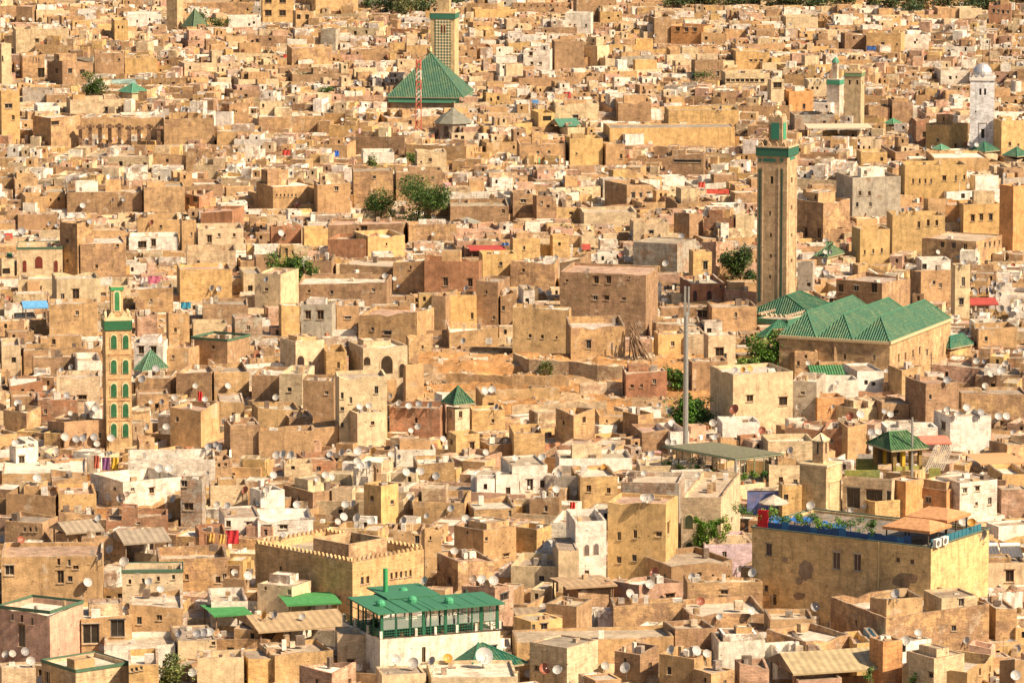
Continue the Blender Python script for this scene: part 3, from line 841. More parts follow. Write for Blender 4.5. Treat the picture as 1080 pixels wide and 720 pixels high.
def panel(m, f, x0, x1, y0, y1, mat, col, off=.05, uv=True):
    """picture rectangle -> panel lying on the face it falls on"""
    s, a, zb = onface(f, x0, y1); _, b, _ = onface(f, x1, y1); _, _, zt = onface(f, x0, y0)
    if s == 'L': O, T, N = P(f, 0, 0, 0), f.v, -f.u
    else: O, T, N = P(f, 0, 0, 0), f.u, -f.v
    a, b = min(a, b), max(a, b); q = [O + T * a + Z1 * zb + N * off, O + T * b + Z1 * zb + N * off, O + T * b + Z1 * zt + N * off, O + T * a + Z1 * zt + N * off]
    m.box(O + T * a + Z1 * zb + N * .01, T * (b - a), N * (off - .01), Z1 * (zt - zb), mat, col, True)
    if mat == 'lattice' or mat == 'tile':
        m.face([p + N * .01 for p in q], mat, col, [(a, zb), (b, zb), (b, zt), (a, zt)])
    return O, T, N, a, b, zb, zt
def arches(name, root, f, items, frame, pane, off=.1):
    for (x, y, w, h) in items:
        m = MB(); s, a, z = onface(f, x, y); O, T, N = (P(f, 0, 0, 0), f.v, -f.u) if s == 'L' else (P(f, 0, 0, 0), f.u, -f.v)
        k = ppm(f.Y); cf = abs(math.sin(f.th)) if s == 'L' else abs(math.cos(f.th)); W = w / k / max(cf, .3); H = h / k
        arch(m, O + T * a + Z1 * (z - H / 2), T, N, W * 1.25, H * 1.12, 'paint', frame, off)
        arch(m, O + T * a + Z1 * (z - H / 2 + .05), T, N, W, H, 'pane', pane, off + .03); m.build(name, root)
def finial(m, p, r=.25):
    m.tube(p, p + Z1 * 2.0, .05, .03, 'metal', (.5, .4, .15), 5)
    for h, q in ((.5, r), (1.0, r * .75), (1.4, r * .5)): m.lathe(p + Z1 * h, [(.01, -q), (q * .7, -q * .6), (q, 0), (q * .7, q * .6), (.01, q)], 'metal', (.6, .48, .2), 8)
# -- tall brown minaret of the great mosque
f = place(798, 829, 841.5, 156, 330); claim(f); MINA = f
sh = MB()
root = None
def shaft(f, name, label, col, wins, h=None, mat='paint_wall'):
    m = MB(); hh = h or f.h
    for (k, O, T, N, L) in (('R', P(f, 0, 0, 0), f.u, -f.v, f.w), ('S', P(f, f.w, 0, 0), f.v, f.u, f.d), ('K', P(f, f.w, f.d, 0), -f.u, f.v, f.w), ('L', P(f, 0, f.d, 0), -f.v, -f.u, f.d)):
        W = []
        for x, y, w, hgt in wins:
            s, a, z = onface(f, x, y)
            if s == k:
                cf = abs(math.sin(f.th)) if s == 'L' else abs(math.cos(f.th)); ww = w / ppm(f.Y) / max(.3, cf); ht = hgt / ppm(f.Y)
                a2 = L - a if k == 'L' else a; W.append((a2 - ww / 2, a2 + ww / 2, z - ht / 2, z + ht / 2))
        wallface(m, O, T, N, L, hh, W, mat, col, reveal=.35)
    m.face([P(f, 0, 0, hh), P(f, f.w, 0, hh), P(f, f.w, f.d, hh), P(f, 0, f.d, hh)], mat, col)
    o = m.build(name, None, P(f, 0, 0, 0)); return o
root = shaft(f, "minaret", "", (.60, .43, .26), [(814, 190, 3, 8), (812, 225, 2, 5), (813, 248, 2, 4), (813, 270, 2, 4), (812, 292, 2, 4), (835, 190, 2, 6), (835, 219, 2, 5), (835, 248, 2, 4), (835, 275, 2, 4), (812, 320, 3, 4)])
tag(root, "tallest minaret, square brown brick shaft with a green tiled top band", "minaret"); lmk("the tallest brown minaret", 819, 230)
m = MB(); band(m, f, f.h - 1.6, f.h - .1, (.03, .13, .09), .22); m.build("tile_band", root)
m = MB(); band(m, f, f.h - .1, f.h + .15, (.55, .42, .28), .3); crenels(m, f, f.h + .15, .8, (.5, .36, .22)); m.build("crenellation", root)
m = MB()
for x0, x1 in ((799.5, 801.5), (822.5, 824.5)): panel(m, f, x0, x1, 178, 318, 'paint', (.05, .10, .07), .06)
for x0, x1, y0, y1 in ((805, 818, 167, 170.5), (800.5, 803, 167, 170.5), (823, 826, 167, 170.5), (805, 818, 321, 323), (833, 838, 166, 169), (832, 839, 318, 320)): panel(m, f, x0, x1, y0, y1, 'paint', (.05, .22, .16), .06)
m.build("tile_strip", root)
m = MB()
for x0, x1 in ((803, 804), (820, 821), (831, 831.7), (838.5, 839.2)): panel(m, f, x0, x1, 176, 316, 'plaster', (.58, .45, .3), .09)
m.build("pilaster", root)
g = sub(f, (808, 822, 828), 123); m = MB()
m.box(P(g, 0, 0, f.h), g.u * g.w, g.v * g.d, Z1 * (g.h - f.h), 'plaster', (.52, .38, .24)); crenels(m, g, g.h, .5, (.5, .36, .22))
lan = m.build("lantern", root); m = MB(); zt, zb = g.h - 1.0, f.h + 1.2
m.box(P(g, -.05, g.d * .2, zb), -g.u * .06, g.v * g.d * .6, Z1 * (zt - zb), 'paint', (.03, .2, .14), True)
m.box(P(g, g.w * .2, 0, zb), g.u * g.w * .6, -g.v * .08, Z1 * (zt - zb), 'paint', (.05, .3, .18), True); m.build("tile_panel", lan)
m = MB(); cc = P(g, g.w / 2, g.d / 2, g.h); m.lathe(cc, [(.75, 0), (.8, .3), (.6, .7), (.3, 1.0), (.02, 1.1)], 'plaster', (.72, .6, .42), 14); finial(m, cc + Z1 * 1.0); m.build("dome", lan)
# -- green arched minaret
f = place(107, 112.5, 139.5, 337, 466); claim(f)
root = shaft(f, "minaret", "", (.62, .42, .22), []); tag(root, "slender ochre minaret with rows of green arched windows and a green band", "minaret"); lmk("the green-arched minaret", 123, 400)
m = MB(); band(m, f, f.h - 1.6, f.h - .2, (.025, .13, .06), .15); m.build("tile_band", root)
m = MB(); band(m, f, f.h - .2, f.h + .3, (.7, .55, .33), .18); crenels(m, f, f.h + .3, .8, (.72, .58, .36)); m.build("crenellation", root)
arches("arched_window", root, f, [(x, y, 6, 14) for x in (120, 132.5) for y in (361, 387, 412, 433, 454)], (.70, .56, .36), (.03, .13, .06))
m = MB()
for y in (374, 399.5, 422.5, 443.5): panel(m, f, 114.5, 137.5, y - .5, y + .5, 'plaster', (.66, .36, .2), .08)
m.build("string_course", root)
g = sub(f, (115, 118, 130), 302); m = MB(); m.box(P(g, 0, 0, f.h), g.u * g.w, g.v * g.d, Z1 * (g.h - f.h), 'plaster', (.64, .45, .24)); lan = m.build("lantern", root)
m = MB(); band(m, g, g.h - .5, g.h, (.05, .3, .12), .1); m.build("tile_band", lan)
m = MB(); O = P(g, g.w / 2, 0, f.h + 1.0); arch(m, O, g.u, -g.v, g.w * .62, (g.h - f.h) * .68, 'paint', (.75, .6, .4), .08); arch(m, O + Z1 * .15, g.u, -g.v, g.w * .4, (g.h - f.h) * .6, 'pane', (.05, .24, .1), .12); m.build("arched_window", lan)
# -- far minaret with lattice
f = place(454, 479.5, 483.5, 14, 102); claim(f)
root = shaft(f, "minaret", "", (.62, .47, .27), []); tag(root, "cream minaret with green lattice brickwork behind the large green pyramid roof", "minaret"); lmk("the lattice minaret", 468, 45)
m = MB(); band(m, f, f.h - 1.5, f.h - .1, (.04, .16, .11), .18); m.build("tile_band", root)
m = MB(); band(m, f, f.h - .1, f.h + .25, (.66, .5, .3), .25); crenels(m, f, f.h + .25, .6, (.6, .46, .28)); m.build("crenellation", root)
m = MB(); panel(m, f, 459, 475.5, 21, 84, 'lattice', (.5, .4, .3), .08); m.build("lattice_panel", root)
arches("arched_window", root, f, [(466, 31, 1.6, 8), (469, 31, 1.6, 8)], (.6, .4, .25), (.1, .03, .02), .1)
g = sub(f, (461, 473, 475), -12); m = MB(); m.box(P(g, 0, 0, f.h), g.u * g.w, g.v * g.d, Z1 * (g.h - f.h), 'plaster', (.62, .47, .27)); m.build("lantern", root)
# -- big green pyramid roof
f = place(409, 488, 498, 103, 113, d=20, w=20); f.d = 79 / ppm(f.Y) / math.sin(f.th); f.w = f.d; claim(f)
m = MB(); m.box(P(f, .6, .6, 0), f.u * (f.w - 1.2), f.v * (f.d - 1.2), Z1 * (f.h), 'plaster', (.5, .38, .25)); root = m.build("mausoleum", None, P(f, 0, 0, 0))
tag(root, "broad building under one large green tiled pyramid roof", "shrine"); lmk("the large green pyramid roof", 453, 85)
m = MB(); apz = at_y(453, 56, P(f, f.w / 2, f.d / 2, 0).y).z; hip(m, f, 0, f.w, 0, f.d, f.h, apz, col=(.055, .16, .105)); rfo = m.build("roof", root)
m = MB(); finial(m, P(f, f.w / 2, f.d / 2, apz), .4); m.build("finial", rfo)
m = MB(); band(m, f, f.h - 1.4, f.h - .3, (.08, .28, .18), -.3 if False else .05); m.build("tile_band", root)
# -- grey octagonal lantern roof below it
f = place(459, 478, 496, 131, 146, t=45); claim(f); cc = P(f, f.w / 2, f.d / 2, 0); rad = f.w * .74
m = MB(); m.lathe(cc, [(rad, 0), (rad, f.h)], 'plaster', (.42, .34, .26), 8); root = m.build("domed_pavilion", None, cc)
tag(root, "octagonal pavilion with a grey lead roof in front of the large green pyramid", "pavilion"); lmk("the grey octagonal roof", 478, 128)
m = MB(); m.lathe(cc + Z1 * f.h, [(rad * 1.12, 0), (rad * .72, 1.5), (rad * .25, 2.7), (rad * .2, 3.1), (.02, 3.5)], 'sheet', (.20, .20, .16), 8); m.build("roof", root)
m = MB()
for i in range(8):
    a = math.pi * 2 * (i + .5) / 8; O = cc + Vector((math.cos(a), math.sin(a), 0)) * rad * .93 + Z1 * (f.h - 3)
    arch(m, O, Vector((-math.sin(a), math.cos(a), 0)), Vector((math.cos(a), math.sin(a), 0)), 1.1, 2.4, 'pane', (.08, .06, .05), .05)
m.build("window", root)
# -- white minaret with silver dome
f = place(1022.5, 1048, 1050.5, 83, 158); claim(f)
root = shaft(f, "minaret", "", (.80, .82, .86), [(1034, 97, 2.2, 7), (1039, 97, 2.2, 7), (1036.5, 141, 3.5, 10), (1029, 118, 1.5, 2)], mat='paint_wall'); tag(root, "white minaret topped by a silver ribbed dome", "minaret"); lmk("the white domed minaret", 1036, 110)
m = MB(); band(m, f, f.h - .5, f.h + .2, (.72, .7, .66), .2); crenels(m, f, f.h + .2, .7, (.74, .72, .68)); m.build("crenellation", root)
m = MB(); panel(m, f, 1032, 1041, 129.4, 130.2, 'plaster', (.5, .45, .4), .08); panel(m, f, 1032, 1032.7, 130, 150, 'plaster', (.5, .45, .4), .08); panel(m, f, 1040.4, 1041, 130, 150, 'plaster', (.5, .45, .4), .08); m.build("window_frame", root)
cc = P(f, f.w / 2, f.d / 2, f.h); rd = f.w * .40; rd = 10.5 / ppm(f.Y); m = MB(); m.lathe(cc, [(rd * .9, 0), (rd, .8), (rd * .97, 1.5), (rd * .8, 2.3), (rd * .5, 2.95), (.02, 3.3)], 'metal', (.55, .56, .58), 20); dm = m.build("dome", root, smooth=True)
m = MB(); m.tube(cc + Z1 * 3.2, cc + Z1 * 9, .09, .03, 'metal', (.15, .13, .12), 5); m.build("spire", dm)
# -- the twin minarets
f = place(872, 885, 890.5, 84, 119); claim(f)
root = shaft(f, "minaret", "", (.64, .58, .50), []); tag(root, "short white-faced minaret with a green band, beside the taller tan one", "minaret"); lmk("the twin minarets", 892, 100)
m = MB(); band(m, f, f.h - 1.3, f.h - .2, (.06, .28, .18), .1); m.build("tile_band", root)
g = sub(f, (879, 883, 886), 66); m = MB(); m.box(P(g, 0, 0, f.h), g.u * g.w, g.v * g.d, Z1 * (g.h - f.h), 'plaster', (.66, .56, .44)); lan = m.build("lantern", root)
m = MB(); cc = P(g, g.w / 2, g.d / 2, g.h); m.lathe(cc, [(g.w * .8, 0), (g.w * .6, .7), (.02, 1.4)], 'paint', (.07, .24, .17), 8); m.build("dome", lan)
f = place(890.5, 907.5, 912.5, 76, 136); claim(f)
root = shaft(f, "minaret", "", (.56, .43, .27), [(896, 87, 2, 5), (904, 87, 2, 5), (910, 87, 1.2, 4), (899, 122, 1, 2)]); tag(root, "square tan minaret with a thin green edge, taller of the adjoining pair", "minaret")
m = MB(); band(m, f, f.h - 1.1, f.h - .4, (.16, .26, .14), .15); m.build("tile_band", root); m = MB(); band(m, f, f.h - .3, f.h + .1, (.6, .46, .28), .2); crenels(m, f, f.h + .1, .5, (.55, .42, .26)); m.build("crenellation", root)
g = sub(f, (896, 905, 908), 68); m = MB(); m.box(P(g, 0, 0, f.h), g.u * g.w, g.v * g.d, Z1 * (g.h - f.h), 'plaster', (.56, .42, .26)); m.build("lantern", root)
# -- top-left minaret
f = place(175.5, 187, 192.5, -8, 31); claim(f)
root = shaft(f, "minaret", "", (.58, .42, .25), []); tag(root, "plain tan minaret beside a green roof at the top edge", "minaret"); lmk("the topmost tan minaret", 184, 15)
m = MB(); band(m, f, f.h, f.h + .3, (.6, .45, .28), .15); m.build("coping", root)
f = place(192, 204, 214, 29, 33, t=45, d=5.5, w=5.5); m = MB(); m.box(P(f, 0, 0, 0), f.u * f.w, f.v * f.d, Z1 * f.h, 'plaster', WC['o']); root = m.build("shrine", None, P(f, 0, 0, 0)); tag(root, "small building with a steep green pyramid roof beside the plain tan minaret", "shrine"); m = MB(); hip(m, f, 0, f.w, 0, f.d, f.h, f.h + 5.2, col=(.11, .18, .11)); m.build("roof", root)
# -- cream minaret
f = place(843.5, 871, 889, 491, 546); claim(f)
root = shaft(f, "minaret", "", (.62, .50, .30), []); tag(root, "squat cream minaret with a small pointed lantern", "minaret"); lmk("the squat cream minaret", 866, 515)
m = MB(); band(m, f, f.h - .25, f.h, (.6, .5, .34), .12); m.build("coping", root)
m = MB()
for q in ((849, 866, 509, 510), (849, 849.8, 509, 543), (874, 886, 508.5, 509.5), (874, 874.8, 508, 541), (885.5, 886.3, 507, 540)): panel(m, f, *q, 'plaster', (.66, .54, .34), .1)
m.build("panel_moulding", root)
g = sub(f, (858.5, 869.5, 876.5), 464); m = MB(); m.box(P(g, 0, 0, f.h), g.u * g.w, g.v * g.d, Z1 * (g.h - f.h), 'plaster', (.66, .53, .33)); lan = m.build("lantern", root)
m = MB(); hip(m, g, 0, g.w, 0, g.d, g.h, g.h + .9, col=(.6, .5, .34), mat='plaster', over=.08); m.build("roof", lan)
m = MB(); zc = (f.h + g.h) / 2 - .2
m.box(P(g, 0, g.d * .42, zc), -g.u * .03, g.v * g.d * .16, Z1 * 1.5, 'pane', DARK, True); m.box(P(g, g.w * .4, 0, zc), g.u * g.w * .2, -g.v * .03, Z1 * 1.5, 'pane', DARK, True); m.build("window", lan)
# -- small pavilion tower with green roof
f = place(470.5, 480, 495.5, 427, 455); claim(f)
root = building(f, (.70, .58, .40), R, [('R', f.w * .38, f.h - 1.5, .6, 1.0, 'w', None), ('L', f.d * .5, f.h - 1.5, .5, 1.0, 'w', None)], 'paint_wall', .3, name="tower"); tag(root, "small cream tower under a dark green pyramid roof below the bare slope", "tower"); lmk("the small green-capped tower", 483, 435)
m = MB(); hip(m, f, 0, f.w, 0, f.d, f.h + .12, f.h + 2.6, col=(.035, .12, .07), over=.55); m.build("cap_roof", root)
# -- great mosque
f = place(823, 938, 1019, 361, 398, t=66); f.w = 81 / ppm(f.Y) / math.cos(f.th); f.d = 115 / ppm(f.Y) / math.sin(f.th); claim(f); MOS = f
wins = []
for x, y, w, h in [(891, 376, 2.5, 6), (922, 377, 2.5, 6), (948, 378, 2.2, 9), (955, 376, 2.2, 8), (963, 373, 2.2, 8), (970, 370, 2.2, 8), (978, 372, 2, 7), (1010, 357, 2, 7), (1003, 357, 2, 7)]:
    s, a, z = onface(f, x, y); cf = math.sin(f.th) if s == 'L' else math.cos(f.th); wins.append((s, a, z, w / ppm(f.Y) / cf, h / ppm(f.Y), 'w', None))
root = building(f, (.56, .38, .21), R, wins, 'plaster', .2, name="mosque", jag=.03); tag(root, "great mosque with parallel green tiled gable roofs and tan walls", "mosque"); lmk("the green-roofed great mosque", 920, 345)
for k in range(3):
    m = MB(); v0, v1 = f.d * k / 3, f.d * (k + 1) / 3
    hip(m, f, 0, f.w, v0, v1 - .01, f.h + .1 + .01 * k, f.h + 3.5, ('u', 4.2), (.05, .165, .10), over=.0 if k else .0); rfo = m.build("roof", root)
m = MB(); band(m, f, f.h - .35, f.h + .08, (.6, .46, .28), .25); m.build("cornice", root)
# prayer-hall court roofs behind
f = place(836, 858, 880, 334, 341, t=66, d=14, w=12); f.d = 12; claim(f)
root = building(f, WC['o'], R, [], 'plaster', .2, name="mosque_porch"); tag(root, "low hall with a dark green hipped roof at the foot of the tallest minaret", "hall"); m = MB(); hip(m, f, 0, f.w, 0, f.d, f.h, f.h + 3, ('u', 3), (.022, .11, .065)); m.build("tiled_roof", root)
f = place(800, 830, 856, 335, 345, t=60, d=10, w=10); claim(f)
root = building(f, (.5, .42, .3), R, [], 'plaster', .2, name="court_gallery", crenel=.5); tag(root, "white crenellated court gallery with a green tiled strip under the tallest minaret", "gallery")
m = MB(); band(m, f, f.h - 1.3, f.h - .4, (.05, .17, .11), .3); m.build("tile_band", root)
f = place(800, 806, 826, 356, 362, t=30, d=7, w=7); claim(f)
root = building(f, WC['o'], R, [], 'plaster', .2, name="hall"); tag(root, "small block with a bright green hipped roof left of the mosque gables", "hall"); m = MB(); hip(m, f, 0, f.w, 0, f.d, f.h, f.h + 2.6, None, (.035, .15, .09)); m.build("tiled_roof", root)
f = place(994, 1002, 1022, 367, 374, t=50, d=6, w=6); claim(f)
root = building(f, WC['y'], R, [], 'plaster', .2, name="shrine"); tag(root, "little block with a bright green roof just right of the mosque", "shrine"); m = MB(); hip(m, f, 0, f.w, 0, f.d, f.h, f.h + 1.8, ('u', 1.6), (.03, .15, .10)); m.build("tiled_roof", root)
f = place(860, 872, 894, 271, 279, t=60, d=8, w=7); claim(f)
root = building(f, WC['c'], R, [], 'plaster', .2, name="hall"); tag(root, "hall with a faded green tiled roof right of the tallest minaret", "hall"); m = MB(); hip(m, f, 0, f.w, 0, f.d, f.h, f.h + 2.4, ('v', 2.2), (.09, .17, .09)); m.build("tiled_roof", root)
# small pyramid by the arched minaret
f = place(143, 150, 172, 391, 398, t=45, d=5, w=5); claim(f)
root = building(f, WC['o'], R, [], 'plaster', .2, name="shrine"); tag(root, "tiny shrine with a faded green pyramid roof right of the arched minaret", "shrine"); m = MB(); hip(m, f, 0, f.w, 0, f.d, f.h, f.h + 3, None, (.09, .2, .13)); m.build("tiled_roof", root)
for (x0, x1, y, lab, c) in ((124, 154, 98, "low green pyramid roof among the rooftops below the far dark tree", (.08, .3, .2)), (1025, 1052, 160, "bright green pyramid roof at the foot of the white domed minaret", (.03, .15, .10)), (1060, 1085, 165, "pale green pyramid roof right of the white domed minaret", (.05, .17, .11)), (934, 950, 131, "small green pyramid roof left of the yellow house by the white minaret", (.08, .3, .18)), (985, 1000, 158, "tiny faded green roof left of the white minaret foot", (.12, .36, .24))):
    f = place(x0, (x0 + x1) / 2, x1, y, y + 5, t=45, d=(x1 - x0) * .17, w=(x1 - x0) * .17); claim(f)
    root = building(f, WC['c'], R, [], 'plaster', .2, name="shrine"); tag(root, lab, "shrine"); m = MB(); hip(m, f, 0, f.w, 0, f.d, f.h, f.h + f.w * .42, None, c); m.build("tiled_roof", root)
# -- medersa with stepped merlons
f = place(262, 372, 447, 592, 641, t=45); f.d = 110 / ppm(f.Y) / math.sin(f.th); f.w = 75 / ppm(f.Y) / math.cos(f.th); claim(f)
wins = []
for x, y, w, h in [(382, 612, 3, 8), (388, 611, 3, 8), (413, 607, 2.4, 7), (418, 606, 2.4, 7), (423, 605.5, 2.4, 7), (428, 605, 2.4, 7), (433, 604, 2.4, 7), (409, 622, 4, 7), (423, 620, 4, 7), (356, 633, 5, 8), (296, 599, 3, 5)]:
    s, a, z = onface(f, x, y); cf = math.sin(f.th); wins.append((s, a, z, w / ppm(f.Y) / cf, h / ppm(f.Y), 'w', None))
root = building(f, (.62, .41, .21), R, wins, 'paint_wall', 1.0, name="palace", jag=.03, crenel=.42); tag(root, "large ochre palace block with a row of pointed merlons around its roof", "palace"); lmk("the crenellated ochre palace", 360, 600)
m = MB(); u0, v0, s2 = f.w * .25, f.d * .22, f.h - 1
for a, b, c_, d_ in ((0, 0, 6.5, .4), (0, 6, 6.5, .4), (0, .4, .4, 5.6), (6.1, .4, .4, 5.6)): m.box(P(f, u0 + a, v0 + b, s2), f.u * c_, f.v * d_, Z1 * 2.2, 'plaster', (.6, .42, .25))
m.box(P(f, u0 + .4, v0 + .4, s2 + .02), f.u * 5.7, f.v * 5.6, Z1 * .8, 'pane', (.05, .08, .06)); m.build("skylight_well", root)
# -- restaurant with green glazed terrace
f = place(365, 401, 530, 674, 707, t=24); f.d = 11.5; claim(f)
Wd = (.80, .74, .62)
wins = []
for x, y, w, h in [(371, 699, 8, 9), (447, 690, 4, 17), (520, 684, 8, 8)]:
    s, a, z = onface(f, x, y); cf = math.sin(f.th) if s == 'L' else math.cos(f.th); wins.append((s, a, z, w / ppm(f.Y) / cf, h / ppm(f.Y), 'w', None))
root = building(f, Wd, R, wins, 'paint_wall', .25, name="restaurant", jag=.02, roofcol=(.20, .18, .15)); tag(root, "white restaurant building with a green glazed roof terrace", "restaurant"); lmk("the green glazed terrace", 450, 660)
GB = (.015, .11, .06); gpan = (.04, .17, .10); zr = f.h + 2.9
for k in (0, 3, 4.6, 6.4, 8, 9.3, 10):
    m = MB(); m.box(P(f, f.w * k / 10 - .15 if k else 0, .0, f.h), f.u * .3, f.v * .3, Z1 * .9, 'paint_wall', (.8, .75, .66)); m.build("pier", root)
for k in range(1, 4):
    m = MB(); m.box(P(f, 0, f.d * k / 3 - (.3 if k == 3 else 0), f.h), f.u * .3, f.v * .3, Z1 * .9, 'paint_wall', (.75, .66, .52)); m.build("pier", root)
for k in range(10):
    u = .3 + (f.w - .6) * (0, .12, .24, .36, .42, .55, .66, .78, .86, 1)[k]; ww = .36 if k in (0, 3, 5, 8, 9) else .13; m = MB(); m.box(P(f, u - ww / 2, .12, f.h), f.u * ww, f.v * .2, Z1 * (zr - f.h), 'paint', GB); m.build("post", root)
    m = MB(); m.box(P(f, u - .08, f.d * .5, f.h), f.u * .16, f.v * .16, Z1 * (zr - f.h), 'paint', GB); m.build("post", root)
for k in range(1, 5):
    for uu in (.1, f.w - .3):
        m = MB(); m.box(P(f, uu, f.d * k / 5, f.h), f.u * .16, f.v * .16, Z1 * (zr - f.h), 'paint', GB); m.build("post", root)
m = MB()
for zz in (.35, .65, .95, 2.2): m.box(P(f, .1, .16, f.h + zz), f.u * (f.w - .2), f.v * .06, Z1 * .07, 'paint', GB, True); m.box(P(f, .14, .2, f.h + zz), f.u * .06, f.v * (f.d - .5), Z1 * .07, 'paint', GB, True)
for k in range(46): m.box(P(f, .2 + (f.w - .4) * k / 45, .17, f.h + .1), f.u * .04, f.v * .04, Z1 * .9, 'paint', GB)
for k in range(30): m.box(P(f, .15, .2 + (f.d - .6) * k / 29, f.h + .1), f.u * .04, f.v * .04, Z1 * .9, 'paint', GB)
m.build("railing", root)
for k, (u, v) in enumerate(((.06, .35), (.24, .2), (.42, .3), (.58, .2), (.78, .3), (.92, .35))): plant(P(f, f.w * u, f.d * v, f.h - .25), 1.7, .6, (.03, .08, .02), label=ordn[k] + " potted plant from the left inside the green glazed terrace", group="potted plants in the glazed terrace")
for k in range(8):
    m = MB(); a = .42 + (f.w - .6) * k / 8; m.face([P(f, a, .2, f.h + 1), P(f, a + (f.w - .6) / 8 - .25, .2, f.h + 1), P(f, a + (f.w - .6) / 8 - .25, .2, zr - .1), P(f, a, .2, zr - .1)], 'glass', (1, 1, 1)); m.build("glass_pane", root)
m = MB()
def slab(m, u0, u1, v0, v1, z, th, col, tilt=0):
    m.box(P(f, u0, v0, z), f.u * (u1 - u0), f.v * (v1 - v0) + Z1 * tilt, Z1 * th, 'paint', col, True)
slab(m, -.4, f.w * .42, -.3, f.d * .78, zr, .16, gpan, .3); slab(m, f.w * .40, f.w + .4, -.6, f.d * .52, zr + .04, .16, gpan, .2); slab(m, f.w * .22, f.w * .66, f.d * .5, f.d * 1.05, zr + .42, .16, gpan, .2)
for k in range(1, 9): m.box(P(f, f.w * k / 9, -.3, zr + .2), f.u * .06, f.v * f.d * .52 + Z1 * .17, Z1 * .06, 'paint', (.05, .25, .13))
rfo = m.build("canopy_roof", root)
for u, v in ((.10, .3), (.38, .35), (.62, .15), (.45, .8)):
    m = MB(); cc = P(f, f.w * u, f.d * v, zr + .3); m.lathe(cc, [(.55, 0), (.55, .35), (.4, .6), (.02, .75)], 'paint', (.05, .3, .16), 10); m.build("roof_vent", rfo)
m = MB(); p = P(f, f.w * .30, f.d * .8, zr); m.tube(p, p + Z1 * 3.4, .28, .28, 'paint', (.03, .3, .12), 8); m.build("chimney_pipe", rfo)
m = MB(); b0 = at_y(394, 634, P(f, 0, f.d + .8, 0).y); m.box(b0, Vector((1.9, .2, 0)), Vector((0, .08, 0)), Z1 * .95, 'paint', (.05, .12, .42), True); sg = m.build("sign", root); tag(sg, "blue sign panel")
m = MB()
for i, (a, b, c_, d_) in enumerate(((.15, .2, .12, .5), (.4, .2, .1, .55), (.62, .3, .3, .1), (.98, .2, .1, .5), (1.2, .55, .3, .1), (1.2, .2, .1, .4), (1.6, .2, .12, .5))): m.box(b0 + Vector((a, -.03, b)), Vector((c_, .03, 0)), Vector((0, .02, 0)), Z1 * d_, 'paint', (.6, .65, .75), True)
m.build("lettering", sg)
def table_set(p, s=1.0):
    m = MB(); m.lathe(p + Z1 * .72 * s, [(.01, 0), (.45, 0), (.45, .04), (.01, .05)], 'paint', (.7, .68, .62), 10); o = MB(); o.tube(p, p + Z1 * .72, .04, .04, 'metal', (.2, .2, .2), 5)
    e = empty("table", p); a = m.build("table_top", e); b = o.build("leg", e); return e
k0 = 0
for u, v in ((.12, .3), (.3, .3), (.5, .25), (.68, .3), (.85, .3)):
    e = table_set(P(f, f.w * u, f.d * v, f.h - .25)); tag(e, ("first", "second", "third", "fourth", "fifth")[k0] + " round table from the left inside the green glazed terrace", "table", "tables on the glazed terrace"); k0 += 1
TERR = f
# green pyramid in front
f = place(457, 497, 556, 707, 716, t=36, hl=5.0); f.d = f.w = (99) / ppm(f.Y) / (math.sin(f.th) + math.cos(f.th)); claim(f)
m = MB(); m.box(P(f, .4, .4, 0), f.u * (f.w - .8), f.v * (f.d - .8), Z1 * f.h, 'plaster', WC['c']); root = m.build("pavilion", None, P(f, 0, 0, 0)); tag(root, "building under a deep green tiled pyramid roof in front of the glazed terrace", "pavilion"); lmk("the deep green pyramid roof", 505, 692)
m = MB(); hip(m, f, 0, f.w, 0, f.d, f.h, at_y(499, 676, P(f, f.w / 2, f.d / 2, 0).y).z, col=(.015, .12, .08)); m.build("tiled_roof", root)
# -- yellow building with the blue planted terrace
f = place(795, 981, 1029, 577, 652, t=57); f.d = 186 / ppm(f.Y) / math.sin(f.th); f.w = 15.0; claim(f)
wins = []
for x, y, w, h in [(811, 579.5, 6, 12), (882, 591, 8, 19), (904, 593, 8, 19), (947, 590, 4, 5), (962, 592, 4, 5), (808, 620, 4, 7), (817, 632, 4, 12)]:
    s, a, z = onface(f, x, y); cf = math.sin(f.th) if s == 'L' else math.cos(f.th); wins.append((s, a, z, w / ppm(f.Y) / cf, h / ppm(f.Y), 'w', (.09, .05, .04)))
root = building(f, (.70, .50, .25), R, wins, 'paint_wall', .35, name="apartment_house", jag=.02, coping=(.35, .3, .2), roofcol=(.16, .17, .16)); tag(root, "big mustard yellow house with peeling plaster and a planted blue roof terrace", "house"); lmk("the mustard terrace house", 890, 600)
m = MB(); rp = random.Random(5)
for cx, cy, rx, ry in ((850, 601, 8, 10), (843, 612, 4, 4), (843, 628, 6, 4), (828, 590, 3, 3), (952, 612, 11, 7), (962, 610, 6, 5)):
    pts = []
    for i in range(22):
        a = 2 * math.pi * i / 22; k = 1 + .35 * noise.noise(Vector((math.cos(a) * 1.4 + cx, math.sin(a) * 1.4, 1)))
        s, b, z = onface(f, cx + rx * k * math.cos(a), cy + ry * k * math.sin(a)); pts.append(P(f, 0, b, 0) - f.u * (.012 + .001 * (cx % 7)) + Z1 * z)
    m = MB(); m.face(pts, 'plaster', rp.choice(((.33, .24, .15), (.38, .28, .19)))); m.build("bare_patch", root)
m = MB(); band(m, f, f.h - .05, f.h + .12, (.12, .16, .12), .15); m.build("cornice", root)
m = MB(); s, b, z = onface(f, 927, 600); m.tube(P(f, -.1, b, 2), P(f, -.1, b, f.h), .09, .09, 'paint', (.55, .42, .22), 6); m.build("drainpipe", root)
YEL = f; zt = f.h - .35
